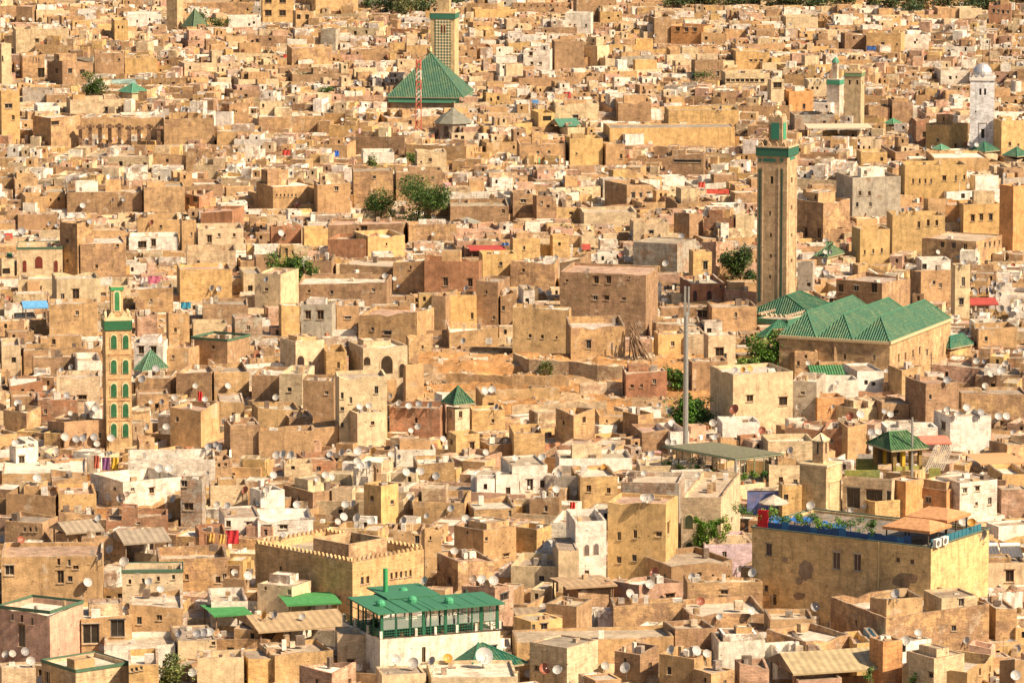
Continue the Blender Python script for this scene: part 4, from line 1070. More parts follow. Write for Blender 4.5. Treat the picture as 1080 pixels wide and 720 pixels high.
# blue parapet fence
m = MB()
for v in range(3, int(f.d) - 1): m.box(P(f, .5, v, zt), f.u * .08, f.v * .98, Z1 * rp.uniform(1.0, 1.4), 'paint', (.02, .07, .20) if v % 4 else (.02, .13, .32))
m.build("blue_fence", root); m = MB()
for u in range(1, int(f.w) - 1): m.box(P(f, u, .5, zt), f.u * .9, f.v * .08, Z1 * 1.1, 'paint', (.03, .16, .22))
m.build("blue_fence", root)
# terrace canopy
for (u0, u1, v0, v1, z, lab) in ((.8, 5.6, .8, 6.5, 2.2, "lower orange-tan canvas canopy on posts at the corner of the blue terrace"), (5.6, 11, 1.0, 6.0, 2.8, "upper orange-tan canvas canopy on posts behind the lower one on the blue terrace")):
    e = empty("canopy", P(f, u0, v0, zt), lab, "canopy", "canvas canopies on the mustard house")
    for a, b in ((u0, v0), (u1, v0), (u1, v1), (u0, v1), ((u0 + u1) / 2, v0)):
        q = MB(); q.box(P(f, a, b, zt), f.u * .14, f.v * .14, Z1 * z, 'wood', (.1, .09, .07)); q.build("post", e)
    q = MB(); um, vm = (u0 + u1) / 2, (v0 + v1) / 2; c4 = [P(f, u0 - .4, v0 - .4, zt + z), P(f, u1 + .4, v0 - .4, zt + z), P(f, u1 + .4, v1 + .4, zt + z), P(f, u0 - .4, v1 + .4, zt + z)]
    r0, r1 = P(f, um, v0 + 1.2, zt + z + .9), P(f, um, v1 - 1.2, zt + z + .9)
    for t4 in ((c4[0], c4[1], r0), (c4[1], c4[2], r1, r0), (c4[2], c4[3], r1), (c4[3], c4[0], r0, r1)): q.face(t4, 'cloth', (.46, .24, .12))
    for i in range(4): q.face((c4[i] - Z1 * .35, c4[(i + 1) % 4] - Z1 * .35, c4[(i + 1) % 4], c4[i]), 'cloth', (.45, .22, .1))
    q.build("canvas", e)
for i, v in enumerate((21, 18.5, 17.2, 15.4, 13.6, 11.7, 9.9, 7.6, 5.4, 3.2)):
    plant(P(f, 1.2 + (i * 37 % 10) / 9, v + 6, zt), rp.uniform(1.8, 3.0), rp.uniform(.8, 1.3), rp.choice(((.10, .2, .03), (.05, .14, .03), (.14, .24, .05))), label=ordn[i] + " potted plant from the left along the blue terrace edge", group="potted plants on the blue terrace")
for i, (u, v, L, lab) in enumerate(((2.5, 21.5, 3.0, "bright blue plastic sheet lying left of the plants on the mustard house"), (4.0, 19, 3.2, "bright blue plastic sheet among the plants, middle of the blue terrace"), (2.4, 13.5, 3.8, "long blue plastic sheet sloping over the blue terrace edge"))):
    m = MB(); n = 8
    for a in range(n):
        for b in range(4):
            def q(a_, b_): return P(f, u + b_ * .5, v + a_ * L / n, zt + .75 + .12 * math.sin(a_ * 1.3 + b_) + .1 * b_)
            m.face((q(a, b), q(a + 1, b), q(a + 1, b + 1), q(a, b + 1)), 'cloth', (.02, .13, .40))
    for a_, b_ in ((0, 0), (n, 0), (0, 4), (n, 4)): pp = P(f, u + b_ * .5, v + a_ * L / n, zt); m.tube(pp, pp + Z1 * .9, .05, .05, 'cloth', (.03, .1, .3), 5)
    tag(m.build("plastic_sheet", None, P(f, u, v, zt)), lab, "tarpaulin", "blue sheets on the terrace")
for i, (u, lab) in enumerate(((.2, "white air-conditioner unit at the corner of the blue terrace, left one"), (2.0, "white air-conditioner unit at the corner of the blue terrace, right one"))):
    e = empty("air_conditioner", P(f, u + .2, -.5, zt + .3), lab, "air conditioner", "air conditioners on the mustard house"); m = MB(); o0 = P(f, u + .2, -.5, zt + .3); m.box(o0, f.u * 1.3, f.v * .5, Z1 * .95, 'paint', (.75, .72, .66), True); m.build("housing", e)
    m = MB(); m.lathe(o0 + f.u * .5 + Z1 * .48 - f.v * .03, [(.36, 0), (.36, .02), (.01, .02)], 'paint', (.12, .12, .12), 12, -f.v); m.build("fan_grille", e)
    m = MB(); m.box(o0 + f.u * .1 - Z1 * .12, f.u * .1, f.v * .8, Z1 * .12, 'metal', (.2, .2, .2), True); m.box(o0 + f.u * 1.1 - Z1 * .12, f.u * .1, f.v * .8, Z1 * .12, 'metal', (.2, .2, .2), True); m.build("bracket", e)
m = MB(); o0 = P(f, 1.0, f.d - 1.6, zt); m.box(o0, f.u * .25, f.v * 1.4, Z1 * 2.4, 'paint', (.6, .02, .03));  tag(m.build("red_screen", None, o0), "bright red screen at the left end of the mustard house terrace", "screen")
# umbrella
def umbrella(p, h, r, col, label):
    e = empty("parasol", p, label, "parasol"); m = MB(); m.tube(p, p + Z1 * h, .06, .05, 'metal', (.3, .3, .3), 6); m.build("pole", e)
    m = MB(); m.lathe(p + Z1 * (h - 1), [(r, -.12), (r, 0), (r * .5, .55), (.02, 1.05)], 'cloth', col, 8); m.build("canopy", e)
p0 = at(816, 545, 7.0); umbrella(Vector((p0.x, p0.y, 5.6)), 4.4, 2.0, (.42, .38, .32), "grey square parasol in front of the blue wall")
m = MB(); q0, q1 = at(788, 541, 6), at(826, 541, 6); Y0 = q0.y; za, zb_ = at_y(788, 541, Y0).z, at_y(788, 517, Y0).z
m.box((q0.x, Y0, 0), (q1.x - q0.x, 0, 0), (0, .5, 0), Z1 * zb_, 'paint_wall', (.16, .2, .42)); m.box((q0.x - .1, Y0 - .1, zb_), (q1.x - q0.x + .2, 0, 0), (0, .7, 0), Z1 * .35, 'plaster', (.72, .62, .45), True); tag(m.build("blue_wall", None, (q0.x, Y0, 0)), "blue painted wall below the plants of the long pergola", "wall")
g_ = Fr(); g_.px = (788, 789, 826, 517, 541); g_.Y = Y0; BLOCK.append((788, 826, 541, Y0))
# -- pergola
f = place(676, 756, 826, 512, 519, t=42, hl=7.0); claim(f); f.h = at_y(756, 519, f.Y).z
PB = f; f.w, f.d = 15.0, 17.0
c4 = [at(x, y, 10.2) for x, y in ((775, 485), (826, 479), (752, 467), (698, 471))]
m = MB(); zf = 6.6
plat = [Vector((c.x, c.y, 0)) for c in c4]
for i in range(4): a, b = plat[i], plat[(i + 1) % 4]; m.face((a, b, b + Z1 * zf, a + Z1 * zf), 'plaster', WC['c'])
m.face([p + Z1 * zf for p in plat], 'roof_screed', (.4, .34, .27)); root = m.build("cafe_building", None, plat[0]); tag(root, "flat-topped cafe building under the long green pergola", "cafe")
PE = empty("pergola", plat[0] + Z1 * zf, "long slatted green-grey pergola on thin posts beside the tall steel mast", "pergola"); lmk("the long slatted pergola", 760, 480)
GG = (.17, .20, .13)
A_, B_, C_, D_ = [p + Z1 * 10.2 for p in plat]
for i in range(6):
    for (s, e_) in ((A_, B_), (D_, C_), (A_, D_), (B_, C_)):
        p = s.lerp(e_, i / 5); q = MB(); q.tube(Vector((p.x, p.y, zf)), p, .07, .07, 'paint', GG, 5); q.build("post", PE)
q = MB()
for s, e_ in ((A_, B_), (D_, C_), (A_, D_), (B_, C_)): q.tube(s, e_, .12, .12, 'paint', GG, 5)
n = 30
for i in range(n):
    s, e_ = A_.lerp(B_, i / (n - 1)), D_.lerp(C_, i / (n - 1)); q.tube(s + Z1 * .12, e_ + Z1 * .12, .06, .06, 'paint', GG, 4)
for i in range(12):
    s, e_ = A_.lerp(D_, i / 11), B_.lerp(C_, i / 11); dd = (e_ - s) * .5
    q.tube(s + Z1 * .05, e_ + Z1 * .05, .09, .09, 'paint', GG, 4)
for i in range(36):
    s, e_ = A_.lerp(D_, i / 36), B_.lerp(C_, i / 36); t_ = (D_ - A_).normalized() * .28
    q.face((s + Z1 * .2, e_ + Z1 * .2, e_ + t_ + Z1 * .2, s + t_ + Z1 * .2), 'cloth', (.22, .22, .15))
q.build("slatted_roof", PE)
for i in range(9):
    p = A_.lerp(B_, (i + .5) / 9); p = Vector((p.x, p.y - .3, zf)) if i % 2 else A_.lerp(D_, (i + .5) / 9); p = Vector((p.x, p.y, zf))
    plant(p + Vector((0, .5, 0)), 1.5, .6, rp.choice(((.12, .22, .04), (.05, .14, .03))), label=ordn[i] + " potted plant along the edge of the long pergola cafe", group="potted plants under the pergola")
m = MB(); e = empty("white_chimney", Vector(at_y(755, 485, B_.y - 9)) * 1.0)
bpy.data.objects.remove(e)
for i, x in enumerate((776,)):
    p = at(x, 520, 6.2); m = MB(); m.tube(Vector((p.x, p.y, 0)), Vector((p.x, p.y, at_y(x, 486, p.y).z)), .2, .2, 'metal', (.5, .5, .46), 8); tag(m.build("steel_post", None, (p.x, p.y, 0)), "thick grey steel post at the near corner of the pergola", "post")
f2 = place(750, 752, 757, 476, 497, hl=6.5, d=2); o = building(f2, WC['c'], R, [], name="chimney_stack"); tag(o, "slim cream block rising through the pergola edge", "chimney")
# -- tall mast
p = at(723, 470, 6.5); m = MB(); zt2 = at_y(724, 300, p.y).z
m.tube((p.x, p.y, 0), (p.x, p.y, zt2 - 4), .42, .34, 'metal', (.40, .41, .40), 10); root = m.build("mast", None, (p.x, p.y, 0)); tag(root, "tall grey steel mast rising above the pergola", "mast"); lmk("the tall steel mast", 723, 390)
m = MB()
for i in range(3): a = i * 2.1; m.box((p.x + .35 * math.cos(a) - .12, p.y + .35 * math.sin(a) - .1, zt2 - 4.5), (.28, 0, 0), (0, .2, 0), Z1 * 4.2, 'metal', (.42, .42, .4), True)
m.build("antenna_panel", root)
BLOCK.append((720, 726, 468, p.y)); MASTY = p.y
# second mast by the kiosk, red and white lattice masts
for (x, yb_, yt_, r, lab, c, hl_) in ((961.5, 504, 440, .22, "grey steel mast in front of the green kiosk", (.4, .4, .37), 7.5), (953, 497, 459, .1, "thin antenna mast just left of the kiosk's steel mast", (.5, .5, .45), 7.5), (1043, 75, 42, .14, "thin dark antenna mast behind the silver dome", (.12, .1, .1), 8), (982, 400, 372, .1, "aerial mast with crossed arms below the small green roof", (.2, .18, .15), 7), (569, 458, 440, .05, "thin aerial on the rooftop below the bare slope", (.2, .18, .15), 7)):
    p = at(x, yb_, hl_); z9 = at_y(x, yt_, p.y).z; m = MB(); m.tube((p.x, p.y, hl_ - 3), (p.x, p.y, z9), r, r * .7, 'metal', c, 7); root = m.build("mast", None, (p.x, p.y, hl_ - 3)); tag(root, lab, "mast")
    m = MB()
    for k in range(5): zz = z9 - .4 - k * .5; m.tube((p.x - .8 + k * .1, p.y, zz), (p.x + .8 - k * .1, p.y, zz), .03, .03, 'metal', c, 4)
    m.build("aerial", root)
p = at(441.5, 137, 7); z9 = at_y(441.5, 63, p.y).z; root = None
m = MB(); n = 14; hw = .75
for sx_, sy_ in ((-1, -1), (1, -1), (1, 1), (-1, 1)): m.tube((p.x + sx_ * hw, p.y + sy_ * hw, 5), (p.x + sx_ * hw * .5, p.y + sy_ * hw * .5, z9), .12, .1, 'paint', (.5, .16, .1), 5)
for k in range(n):
    z0_, z1_ = 7 + (z9 - 7) * k / n, 7 + (z9 - 7) * (k + 1) / n; c = (.55, .12, .08) if k % 4 < 2 else (.75, .7, .64)
    for sx_, sy_, tx, ty in ((-1, -1, 1, -1), (1, -1, 1, 1), (1, 1, -1, 1), (-1, 1, -1, -1)): m.tube((p.x + sx_ * hw * .8, p.y + sy_ * hw * .8, z0_), (p.x + tx * hw * .75, p.y + ty * hw * .75, z1_), .1, .1, 'paint', c, 4)
root = m.build("lattice_mast", None, (p.x, p.y, 5)); tag(root, "red and white lattice mast in front of the large green pyramid roof", "mast")
# -- kiosk on the terrace
f = place(930, 942, 974, 474, 497, t=24, hl=8.6); f.d = 6; zb_ = 8.6
root = empty("kiosk", P(f, 0, 0, zb_), "open kiosk with green tiled roof and yellow posts on a flat terrace", "kiosk"); lmk("the green-roofed kiosk", 950, 475)
for u in (0, .35, .66, 1):
    for v in (0, 1):
        m = MB(); m.box(P(f, (f.w - .5) * u, (f.d - .5) * v, zb_), f.u * .5, f.v * .5, Z1 * (f.h - zb_), 'paint_wall', (.55, .36, .05) if u in (.35,) else (.30, .2, .08)); m.build("post", root)
m = MB(); m.box(P(f, 0, f.d - .2, zb_), f.u * f.w, f.v * .15, Z1 * (f.h - zb_ - .4), 'pane', (.12, .10, .08)); m.build("back_screen", root); m = MB(); m.box(P(f, 0, 0, zb_), f.u * f.w, f.v * .2, Z1 * .6, 'paint', (.28, .26, .08)); m.build("parapet", root)
m = MB(); hip(m, f, 0, f.w, 0, f.d, f.h, f.h + 2.0, ('u', f.w * .36), (.05, .14, .06), over=.7); m.build("tiled_roof", root)
KF = f
for (x0, x1, y, z, lab) in ((891, 928, 496, 9.0, "yellow-green tiled planter wall left of the kiosk, nearer one"), (903, 926, 484, 9.2, "yellow-green tiled planter wall left of the kiosk, farther one"), (980, 992, 494, 9.0, "short yellow-green planter wall right of the kiosk")):
    a, b = at(x0, y, z), at(x1, y, z); m = MB(); m.box((a.x, a.y, 5), b - a, (0, .5, 0), Z1 * (z - 5), 'tile', (.3, .3, .08)); tag(m.build("planter_wall", None, (a.x, a.y, 5)), lab, "planter")
# bamboo shade leaning by kiosk
a = at(975, 496, 8.6); m = MB(); 
for i in range(10): m.tube(a + Vector((i * .28, 0, 0)), a + Vector((i * .28 + 1.6, 1.0, 3.4)), .1, .1, 'wood', (.42, .38, .32), 4)
tag(m.build("bamboo_screen", None, a), "weathered slatted shade leaning on the right of the kiosk", "shade")
ordn2 = list(ordn) + ["fourteenth", "fifteenth", "sixteenth", "seventeenth", "eighteenth", "nineteenth", "twentieth", "twenty-first", "twenty-second"]
# -- shoring timbers
f = place(659, 661, 668, 340, 389, hl=6); 
for i in range(22):
    x = 660 + i * 1.35; a = at(x + rr.uniform(3, 14), 389 + rr.uniform(-3, 1), 6.5); b = at_y(663 + rr.uniform(0, 6), 338 + rr.uniform(0, 22), a.y + 2.5); m = MB()
    m.tube(a - Z1 * 2, b, .12, .09, 'wood', (.20, .13, .08), 5); o = m.build("shoring_pole", None, a - Z1 * 2); tag(o, ordn2[i] + " timber from the left, in the fan of poles by the tall brown house", "pole", "shoring poles")
lmk("the fan of shoring poles", 675, 370)
# -- ruined colonnade, top left
e0 = at(82, 152, 6.0); e1 = at(170, 152, 6.0)
for i in range(9):
    x = 83 + i * 10.3; p = at(x, 152, 6.0); z9 = at_y(x, 131 + rr.uniform(-1, 2), p.y).z; m = MB()
    m.box((p.x, p.y, 0), (.8, 0, 0), (0, .8, 0), Z1 * z9, 'plaster', (.12, .075, .05)); m.box((p.x - .5, p.y - .1, z9 - .9), (1.9, 0, 0), (0, 1, 0), Z1 * .6, 'plaster', (.13, .08, .05), True)
    tag(m.build("pillar", None, (p.x, p.y, 0)), ordn[i] + " dark brick pillar from the left in the ruined colonnade", "pillar", "ruined colonnade")
BLOCK.append((80, 174, 152, e0.y)); f = place(80, 82, 172, 131, 151, d=4); f.c = f.c + Vector((0, 6.5, 0)); f.h += .8; o = building(f, WC['o'], R, [], name="house"); tag(o, "low ochre house behind the ruined brick colonnade", "house"); claim(f)
lmk("the ruined colonnade", 125, 142)
# ---------------------------------------------------------------- far long wall and bare ground, top left
long_wall("city_wall", "long tan wall under bare ground at the top left", [(35, 8, 9), (118, 7, 9)], .8, (.62, .40, .22)); 
long_wall("city_wall", "long tan wall right of the plain tan minaret at the top edge", [(193, 3, 9), (262, 3, 9)], .8, (.62, .40, .22))
OPEN.append((30, 118, -60, 9)); OPEN.append((192, 262, -60, 22))
# ---------------------------------------------------------------- trees
def tree(x0, x1, y0, y1, label, col=(.045, .10, .02), hl=5.0, n=5200, leaf=.42, name="tree", rnd=None, trunk=True, yb=None, lobes=9, depth=None, cat="tree", group=None):
    rnd = rnd or random.Random(int(x0 * 7 + y0)); p = at((x0 + x1) / 2, yb or y1, hl); k = ppm(p.y); rx = (x1 - x0) / 2 / k; zt = at_y((x0 + x1) / 2, y0, p.y).z; zb = at_y((x0 + x1) / 2, y1, p.y).z
    rz = max(1.0, (zt - zb) / 2 + .3); cz = (zt + zb) / 2; ry = depth or rx * .8
    e = empty(name, (p.x, p.y, 0), label, cat, group)
    m = MB(); b0 = Vector((p.x, p.y, 0)); tr = max(.12, rx * .06)
    m.tube(b0, Vector((p.x + .2, p.y, cz - rz * .3)), tr, tr * .6, 'wood', (.16, .11, .07), 7); m.build("trunk", e)
    m = MB()
    for _ in range(9):
        a = rnd.uniform(0, 6.28); s = Vector((p.x + .1, p.y, cz - rz * rnd.uniform(.2, .7))); m.tube(s, s + Vector((math.cos(a) * rx * .7, math.sin(a) * ry * .7, rz * rnd.uniform(.4, 1.1))), tr * .4, tr * .12, 'wood', (.16, .11, .07), 5)
    m.build("limbs", e)
    m = MB(); foliage(m, (p.x, p.y, cz), rx * 1.16, ry * 1.1, rz * 1.08, n, leaf, col, rnd, lobes=lobes)
    foliage(m, (p.x, p.y, cz), rx * 1.12, ry * 1.12, rz * 1.08, n // 5, leaf * .8, (col[0] * 1.8, col[1] * 1.6, col[2] * 1.3), rnd, lobes=lobes + 4)
    m.build("crown", e); BLOCK.append((x0, x1, y1 - 1, p.y - 1)); keepclear(p.x, p.y, rx * .8 if name == "tree" else .8, min(3, ry)); return e
def keepclear(x, y, hw, hd):
    g = Fr(); g.u = Vector((1, 0, 0)); g.v = Vector((0, 1, 0)); g.c = Vector((x - hw, y - hd, 0)); g.w, g.d = hw * 2, hd * 2; FOOT.append(g)
BLOCK_T = []
tree(410, 472, 190, 233, "large dark green tree crown between brown walls, upper centre", n=7000, hl=6)
tree(384, 412, 208, 232, "smaller dark tree adjoining the left of the large upper centre tree", n=2600, hl=6)
tree(284, 314, 268, 296, "bright green tree in front of a brown wall, left half of a pair", (.08, .15, .03), n=2600, hl=6)
tree(308, 331, 266, 298, "bright green tree in front of a brown wall, right half of a pair", (.06, .14, .03), n=2400, hl=6)
tree(763, 797, 262, 297, "round dark tree just left of the tallest brown minaret", (.035, .075, .02), n=4200, hl=6)
tree(793, 834, 354, 389, "round green tree left of the mosque wall, above the cream house", (.06, .15, .02), n=4200, hl=6)
tree(781, 797, 378, 394, "low pale green shrub at the foot of the round mosque tree", (.1, .18, .04), n=1300, hl=6, name="shrub", cat="shrub")
tree(704, 720, 389, 410, "small green tree beside the brown roofless wall near the steel mast", (.06, .14, .03), n=1500, hl=6)
tree(709, 733, 419, 442, "green bushy tree left of the cream house, behind the steel mast", (.05, .14, .02), n=2000, hl=6)
tree(730, 752, 421, 440, "dark bushy tree against the cream house wall", (.03, .08, .02), n=1800, hl=6)
tree(82, 113, 80, 101, "lone dark tree among the upper left rooftops", (.05, .1, .02), n=2400, hl=6)
tree(168, 200, 698, 722, "pale grey-green tree behind the red-edged house at the bottom", (.10, .14, .05), n=2800, hl=4.5, leaf=.3)
tree(571, 583, 383, 394, "low dry shrub on the bare orange slope", (.10, .13, .04), n=500, hl=7.0, leaf=.3, name="shrub", cat="shrub")
tree(203, 222, 15, 26, "dark shrub right of the green roof by the plain tan minaret", (.06, .1, .03), n=900, hl=7, name="shrub", cat="shrub")
tree(222, 240, 19, 29, "dark shrub near the white-walled house at the top", (.05, .09, .03), n=900, hl=7, name="shrub", cat="shrub")
tree(388, 398, 168, 180, "palm-like green tuft behind the whitewashed wall below the pyramid roof", (.1, .14, .04), n=500, hl=6.5, name="shrub", cat="shrub", leaf=.5)
tree(430, 440, 162, 173, "small green shrub left of the cream block below the pyramid roof", (.1, .16, .04), n=500, hl=6.5, name="shrub", cat="shrub", leaf=.5)
tree(335, 351, 93, 98, "low green bush on a roof left of the large green pyramid", (.06, .12, .03), n=500, hl=7.5, name="shrub", cat="shrub", leaf=.4)
tree(309, 330, 76, 86, "olive green bush in a gap left of the large pyramid roof", (.07, .09, .05), n=700, hl=7, name="shrub", cat="shrub", leaf=.4)
tree(913, 921, 702, 716, "small leafy shoot rising by the corrugated roof at the bottom, left of two", (.05, .16, .03), n=320, hl=5, leaf=.2, name="shrub", cat="shrub")
tree(958, 966, 712, 722, "green shoot at the bottom edge between flat roofs", (.05, .16, .03), n=260, hl=5, leaf=.2, name="shrub", cat="shrub")
tree(872, 886, 388 - 300 + 300, 400, "low bush by the mosque annex", (.05, .1, .03), n=10, hl=5) if False else None
tree(732, 750, 76, 84, "dark green shrub inside the open courtyard of a roofless house", (.04, .1, .03), n=500, hl=7, name="shrub", cat="shrub", leaf=.4)
tree(592, 600, 234, 252, "small green shrub among dishes left of centre top rooftops", (.1, .14, .04), n=350, hl=6.5, name="shrub", cat="shrub", leaf=.3)
# climbing vine on the cream villa
p = at(752, 585, 6.0); e = empty("climbing_vine", (p.x, p.y - 1.2, 0), "green climbing vine covering the front of the cream villa", "vine"); VY = p.y - 1.2
m = MB()
for x in (737, 748, 757): 
    a = at_y(x, 590, VY); b = at_y(x + 3, 545, VY); m.tube((a.x, VY, 0), (b.x, VY, b.z), .1, .04, 'wood', (.2, .14, .08), 5)
m.build("stem", e); m = MB(); vr = random.Random(9)
for (x, y, rx, ry, n) in ((737, 552, 5, 8, 700), (748, 551, 9, 8, 1200), (739, 568, 6, 14, 900), (752, 562, 6, 10, 700), (768, 550, 8, 10, 350), (764, 562, 7, 8, 250), (740, 582, 6, 6, 400)):
    c = at_y(x, y, VY); k = ppm(VY); foliage(m, c, rx / k * 1.1, .5, ry / k * 1.1, n, .26, (.14, .24, .03) if x > 760 else (.10, .22, .03), vr, lobes=5)
m.build("foliage", e)
# far tree belts along the top edge
ti = 0
for (x0, x1, yt_, yb_, n) in ((378, 398, -6, 9, 1), (394, 420, -8, 14, 1), (412, 436, -8, 15, 1), (430, 458, -8, 12, 1), (475, 492, -10, 3, 1), (702, 726, -8, 9, 1), (720, 748, -10, 5, 1), (744, 772, -10, 6, 1), (768, 800, -10, 5, 1), (796, 826, -10, 5, 1), (822, 850, -10, 6, 1), (846, 880, -10, 7, 1), (876, 908, -10, 5, 1), (904, 934, -10, 6, 1), (928, 952, -10, 9, 1), (944, 966, -12, 12, 1), (958, 985, -10, 11, 1), (980, 1012, -10, 10, 1), (1008, 1040, -10, 11, 1), (1034, 1050, -10, 8, 1), (1066, 1092, -10, 3, 1)):
    col = ((.05, .085, .03), (.04, .075, .03), (.08, .10, .04))[ti % 3]
    tree(x0, x1, yt_, yb_, ("" if x0 < 600 else "") + ordn[ti % 13] + (" dark tree from the left in the clump behind the lattice minaret" if x0 < 600 else (" dark tree from the left in the belt along the top edge" if ti < 13 else " tree beyond the twelfth in the belt along the top edge")), col, hl=6, n=900, leaf=.8, group="trees along the top edge", yb=yb_ + 1, depth=6)
    ti += 1
    if x0 == 475: ti = 0
# ---------------------------------------------------------------- sheds, awnings, cloths
def tent(x0, x1, y0, y1, hl, zh, label, name, cat, col, th=0.35, mat='sheet', d=4.5, rise=1.1):
    p = at((x0 + x1) / 2, y1, hl); k = ppm(p.y); L = (x1 - x0) / k * .92; f = Fr(); f.u = Vector((math.cos(th), math.sin(th), 0)); f.v = Vector((-math.sin(th), math.cos(th), 0)); f.th = th; f.w, f.d = L, d; f.h = hl + zh; c = at(x0 + (x1 - x0) * .12, y1, hl); f.c = Vector((c.x, c.y, 0)); f.Y = c.y
    e = empty(name, P(f, 0, 0, hl - 2), label, cat)
    for a, b in ((0, 0), (f.w, 0), (f.w, f.d), (0, f.d)):
        m = MB(); m.box(P(f, a - .08 if a else 0, b - .08 if b else 0, hl - 3), f.u * .16, f.v * .16, Z1 * (zh + 3), 'wood', (.22, .15, .1)); m.build("post", e)
    m = MB(); z0, zm = hl + zh, hl + zh + rise; q = [P(f, -.4, -.5, z0), P(f, f.w + .4, -.5, z0), P(f, f.w + .4, f.d / 2, zm), P(f, -.4, f.d / 2, zm), P(f, f.w + .4, f.d + .5, z0), P(f, -.4, f.d + .5, z0)]
    uvw = lambda pts: [((p - q[0]).dot(f.u), p.z) for p in pts]
    m.face(q[:4], mat, col, uvw(q[:4])); r = [q[3], q[2], q[4], q[5]]; m.face(r, mat, col, uvw(r))
    for a_, b_ in ((q[0], q[1]), (q[4], q[5])): m.face((a_ - Z1 * .2, b_ - Z1 * .2, b_, a_), 'paint', tuple(c * .9 for c in col))
    if rise > .3: m.face((q[0], q[3], q[5]), 'plaster', (.4, .3, .2)); m.face((q[1], q[4], q[2]), 'plaster', (.55, .4, .25))
    m.build("roof", e); BLOCK.append((x0, x1, y1, f.Y)); FOOT.append(f); return e
tent(66, 108, 558, 571, 6.2, 1.2, "brown-grey sheet roof on posts, left of the larger gabled one", "shed", "shed", (.32, .26, .19), .5)
tent(126, 178, 566, 583, 6.2, 1.3, "larger grey-brown gabled shed roof above the green-edged cream house", "shed", "shed", (.30, .25, .19), .4, d=5.5, rise=1.2)
tent(262, 368, 650, 679, 5.0, 1.6, "wide tan corrugated shed roof below the crenellated palace", "shed", "shed", (.40, .29, .17), .36, d=9, rise=1.1)
tent(825, 935, 700, 722, 4.6, 1.4, "long ribbed yellow-tan shed roof along the bottom edge", "shed", "shed", (.40, .32, .19), .3, d=8, rise=1.6)
tent(541, 594, 648, 654, 7.0, .6, "thin brown flat canopy over the small yellow kiosk house", "canopy", "canopy", (.35, .26, .17), .12, d=4.5, rise=.15)
tent(592, 648, 612, 628, 6.3, 1.1, "flat brown plank canopy left of the teal-doored house", "canopy", "canopy", (.40, .28, .17), .3, d=6, rise=.2)
tent(1022, 1050, 316, 328, 6.2, 1.2, "dark red awning roof right of the mosque gables", "awning", "awning", (.34, .06, .05), .15, 'cloth', d=5, rise=.8)
tent(588, 611, 127, 141, 6.2, 1.8, "green tarpaulin stretched over a roof, upper centre", "tarpaulin", "tarpaulin", (.07, .2, .14), .3, 'cloth', d=7, rise=1.4)
tent(24, 48, 320, 334, 6.8, 1.6, "bright blue tarpaulin shading a rooftop at the left edge", "tarpaulin", "tarpaulin", (.10, .32, .58), .2, 'cloth', d=5, rise=.8)
tent(223, 262, 642, 655, 6.4, .8, "bright green awning left of the palace, left half", "awning", "awning", (.05, .24, .08), .3, 'cloth', d=6, rise=.1)
tent(298, 356, 638, 647, 6.2, 1.2, "bright green awning below the palace corner, right half", "awning", "awning", (.05, .24, .08), .25, 'cloth', d=6, rise=.2)
tent(1030, 1078, 484, 496, 6.2, 1.0, "orange-tan flat roof canopy at the right edge by the white house", "canopy", "canopy", (.55, .32, .16), .2, 'paint', d=8, rise=.2)
tent(972, 1000, 465, 474, 6.5, 1.0, "salmon red canopy just right of the green-roofed kiosk", "canopy", "canopy", (.6, .2, .14), .1, 'cloth', d=6, rise=.4)
tent(883, 916, 394, 399, 6.5, .5, "green tiled lean-to roof left of the mosque wall annex", "lean_to", "lean-to", (.06, .22, .09), .1, 'tile', d=3, rise=.3)
tent(853, 888, 396, 402, 7.0, 1.2, "small dark green tiled roof below the mosque", "lean_to", "lean-to", (.06, .22, .09), .1, 'tile', d=5, rise=1.0)
tent(845, 916, 134, 143, 6.6, 1.8, "long cream flat canopy on thin posts under the twin minarets", "canopy", "canopy", (.62, .5, .36), .05, 'paint', d=9, rise=.15)
tent(493, 530, 262, 269, 6.8, 1.0, "dark red sheet roof between brown houses right of centre", "awning", "awning", (.38, .06, .05), .1, 'cloth', d=6, rise=.2)
tent(495, 512, 230, 243, 6.5, 1.4, "grey-green tilted roof sheet near the large upper centre tree", "lean_to", "lean-to", (.28, .27, .22), 1.1, 'sheet', d=5, rise=.8)
def cloth(x, y, w, h, col, label, name="cloth", cat="laundry", group=None, hl=7.0):
    p = at(x, y, hl); k = ppm(p.y); W, H = w / k, h / k; m = MB(); n = 6; c = at_y(x, y, p.y)
    for i in range(n):
        for j in range(3):
            def q(i_, j_): return Vector((c.x - W / 2 + W * i_ / n, c.y + .12 * math.sin(i_ * 2.1 + j_), c.z + H / 2 - H * j_ / 3))
            m.face((q(i, j + 1), q(i + 1, j + 1), q(i + 1, j), q(i, j)), 'cloth', col)
    m.tube((c.x - W / 2 - .2, c.y, c.z + H / 2), (c.x + W / 2 + .2, c.y, c.z + H / 2), .03, .03, 'wood', (.3, .2, .12), 4)
    for s in (-1, 1): m.tube((c.x + s * (W / 2 + .2), c.y, c.z - H / 2 - 1.5), (c.x + s * (W / 2 + .2), c.y, c.z + H / 2 + .1), .04, .04, 'wood', (.3, .2, .12), 4)
    BLOCK.append((x - w / 2, x + w / 2, y + h / 2, c.y)); tag(m.build(name, None, (c.x, c.y, c.z - H / 2)), label, cat, group)
cloth(102, 487, 6, 14, (.42, .12, .08), "dark red striped hanging cloth left of the yellow one under the arched minaret")
cloth(112, 489, 9, 14, (.22, .09, .22), "purple hanging cloth beside the yellow one under the arched minaret")
cloth(121, 489, 8, 14, (.65, .42, .06), "yellow hanging cloth under the arched minaret")
cloth(163, 296, 14, 10, (.62, .18, .28), "magenta striped blanket on the roof right of the minaret lantern")
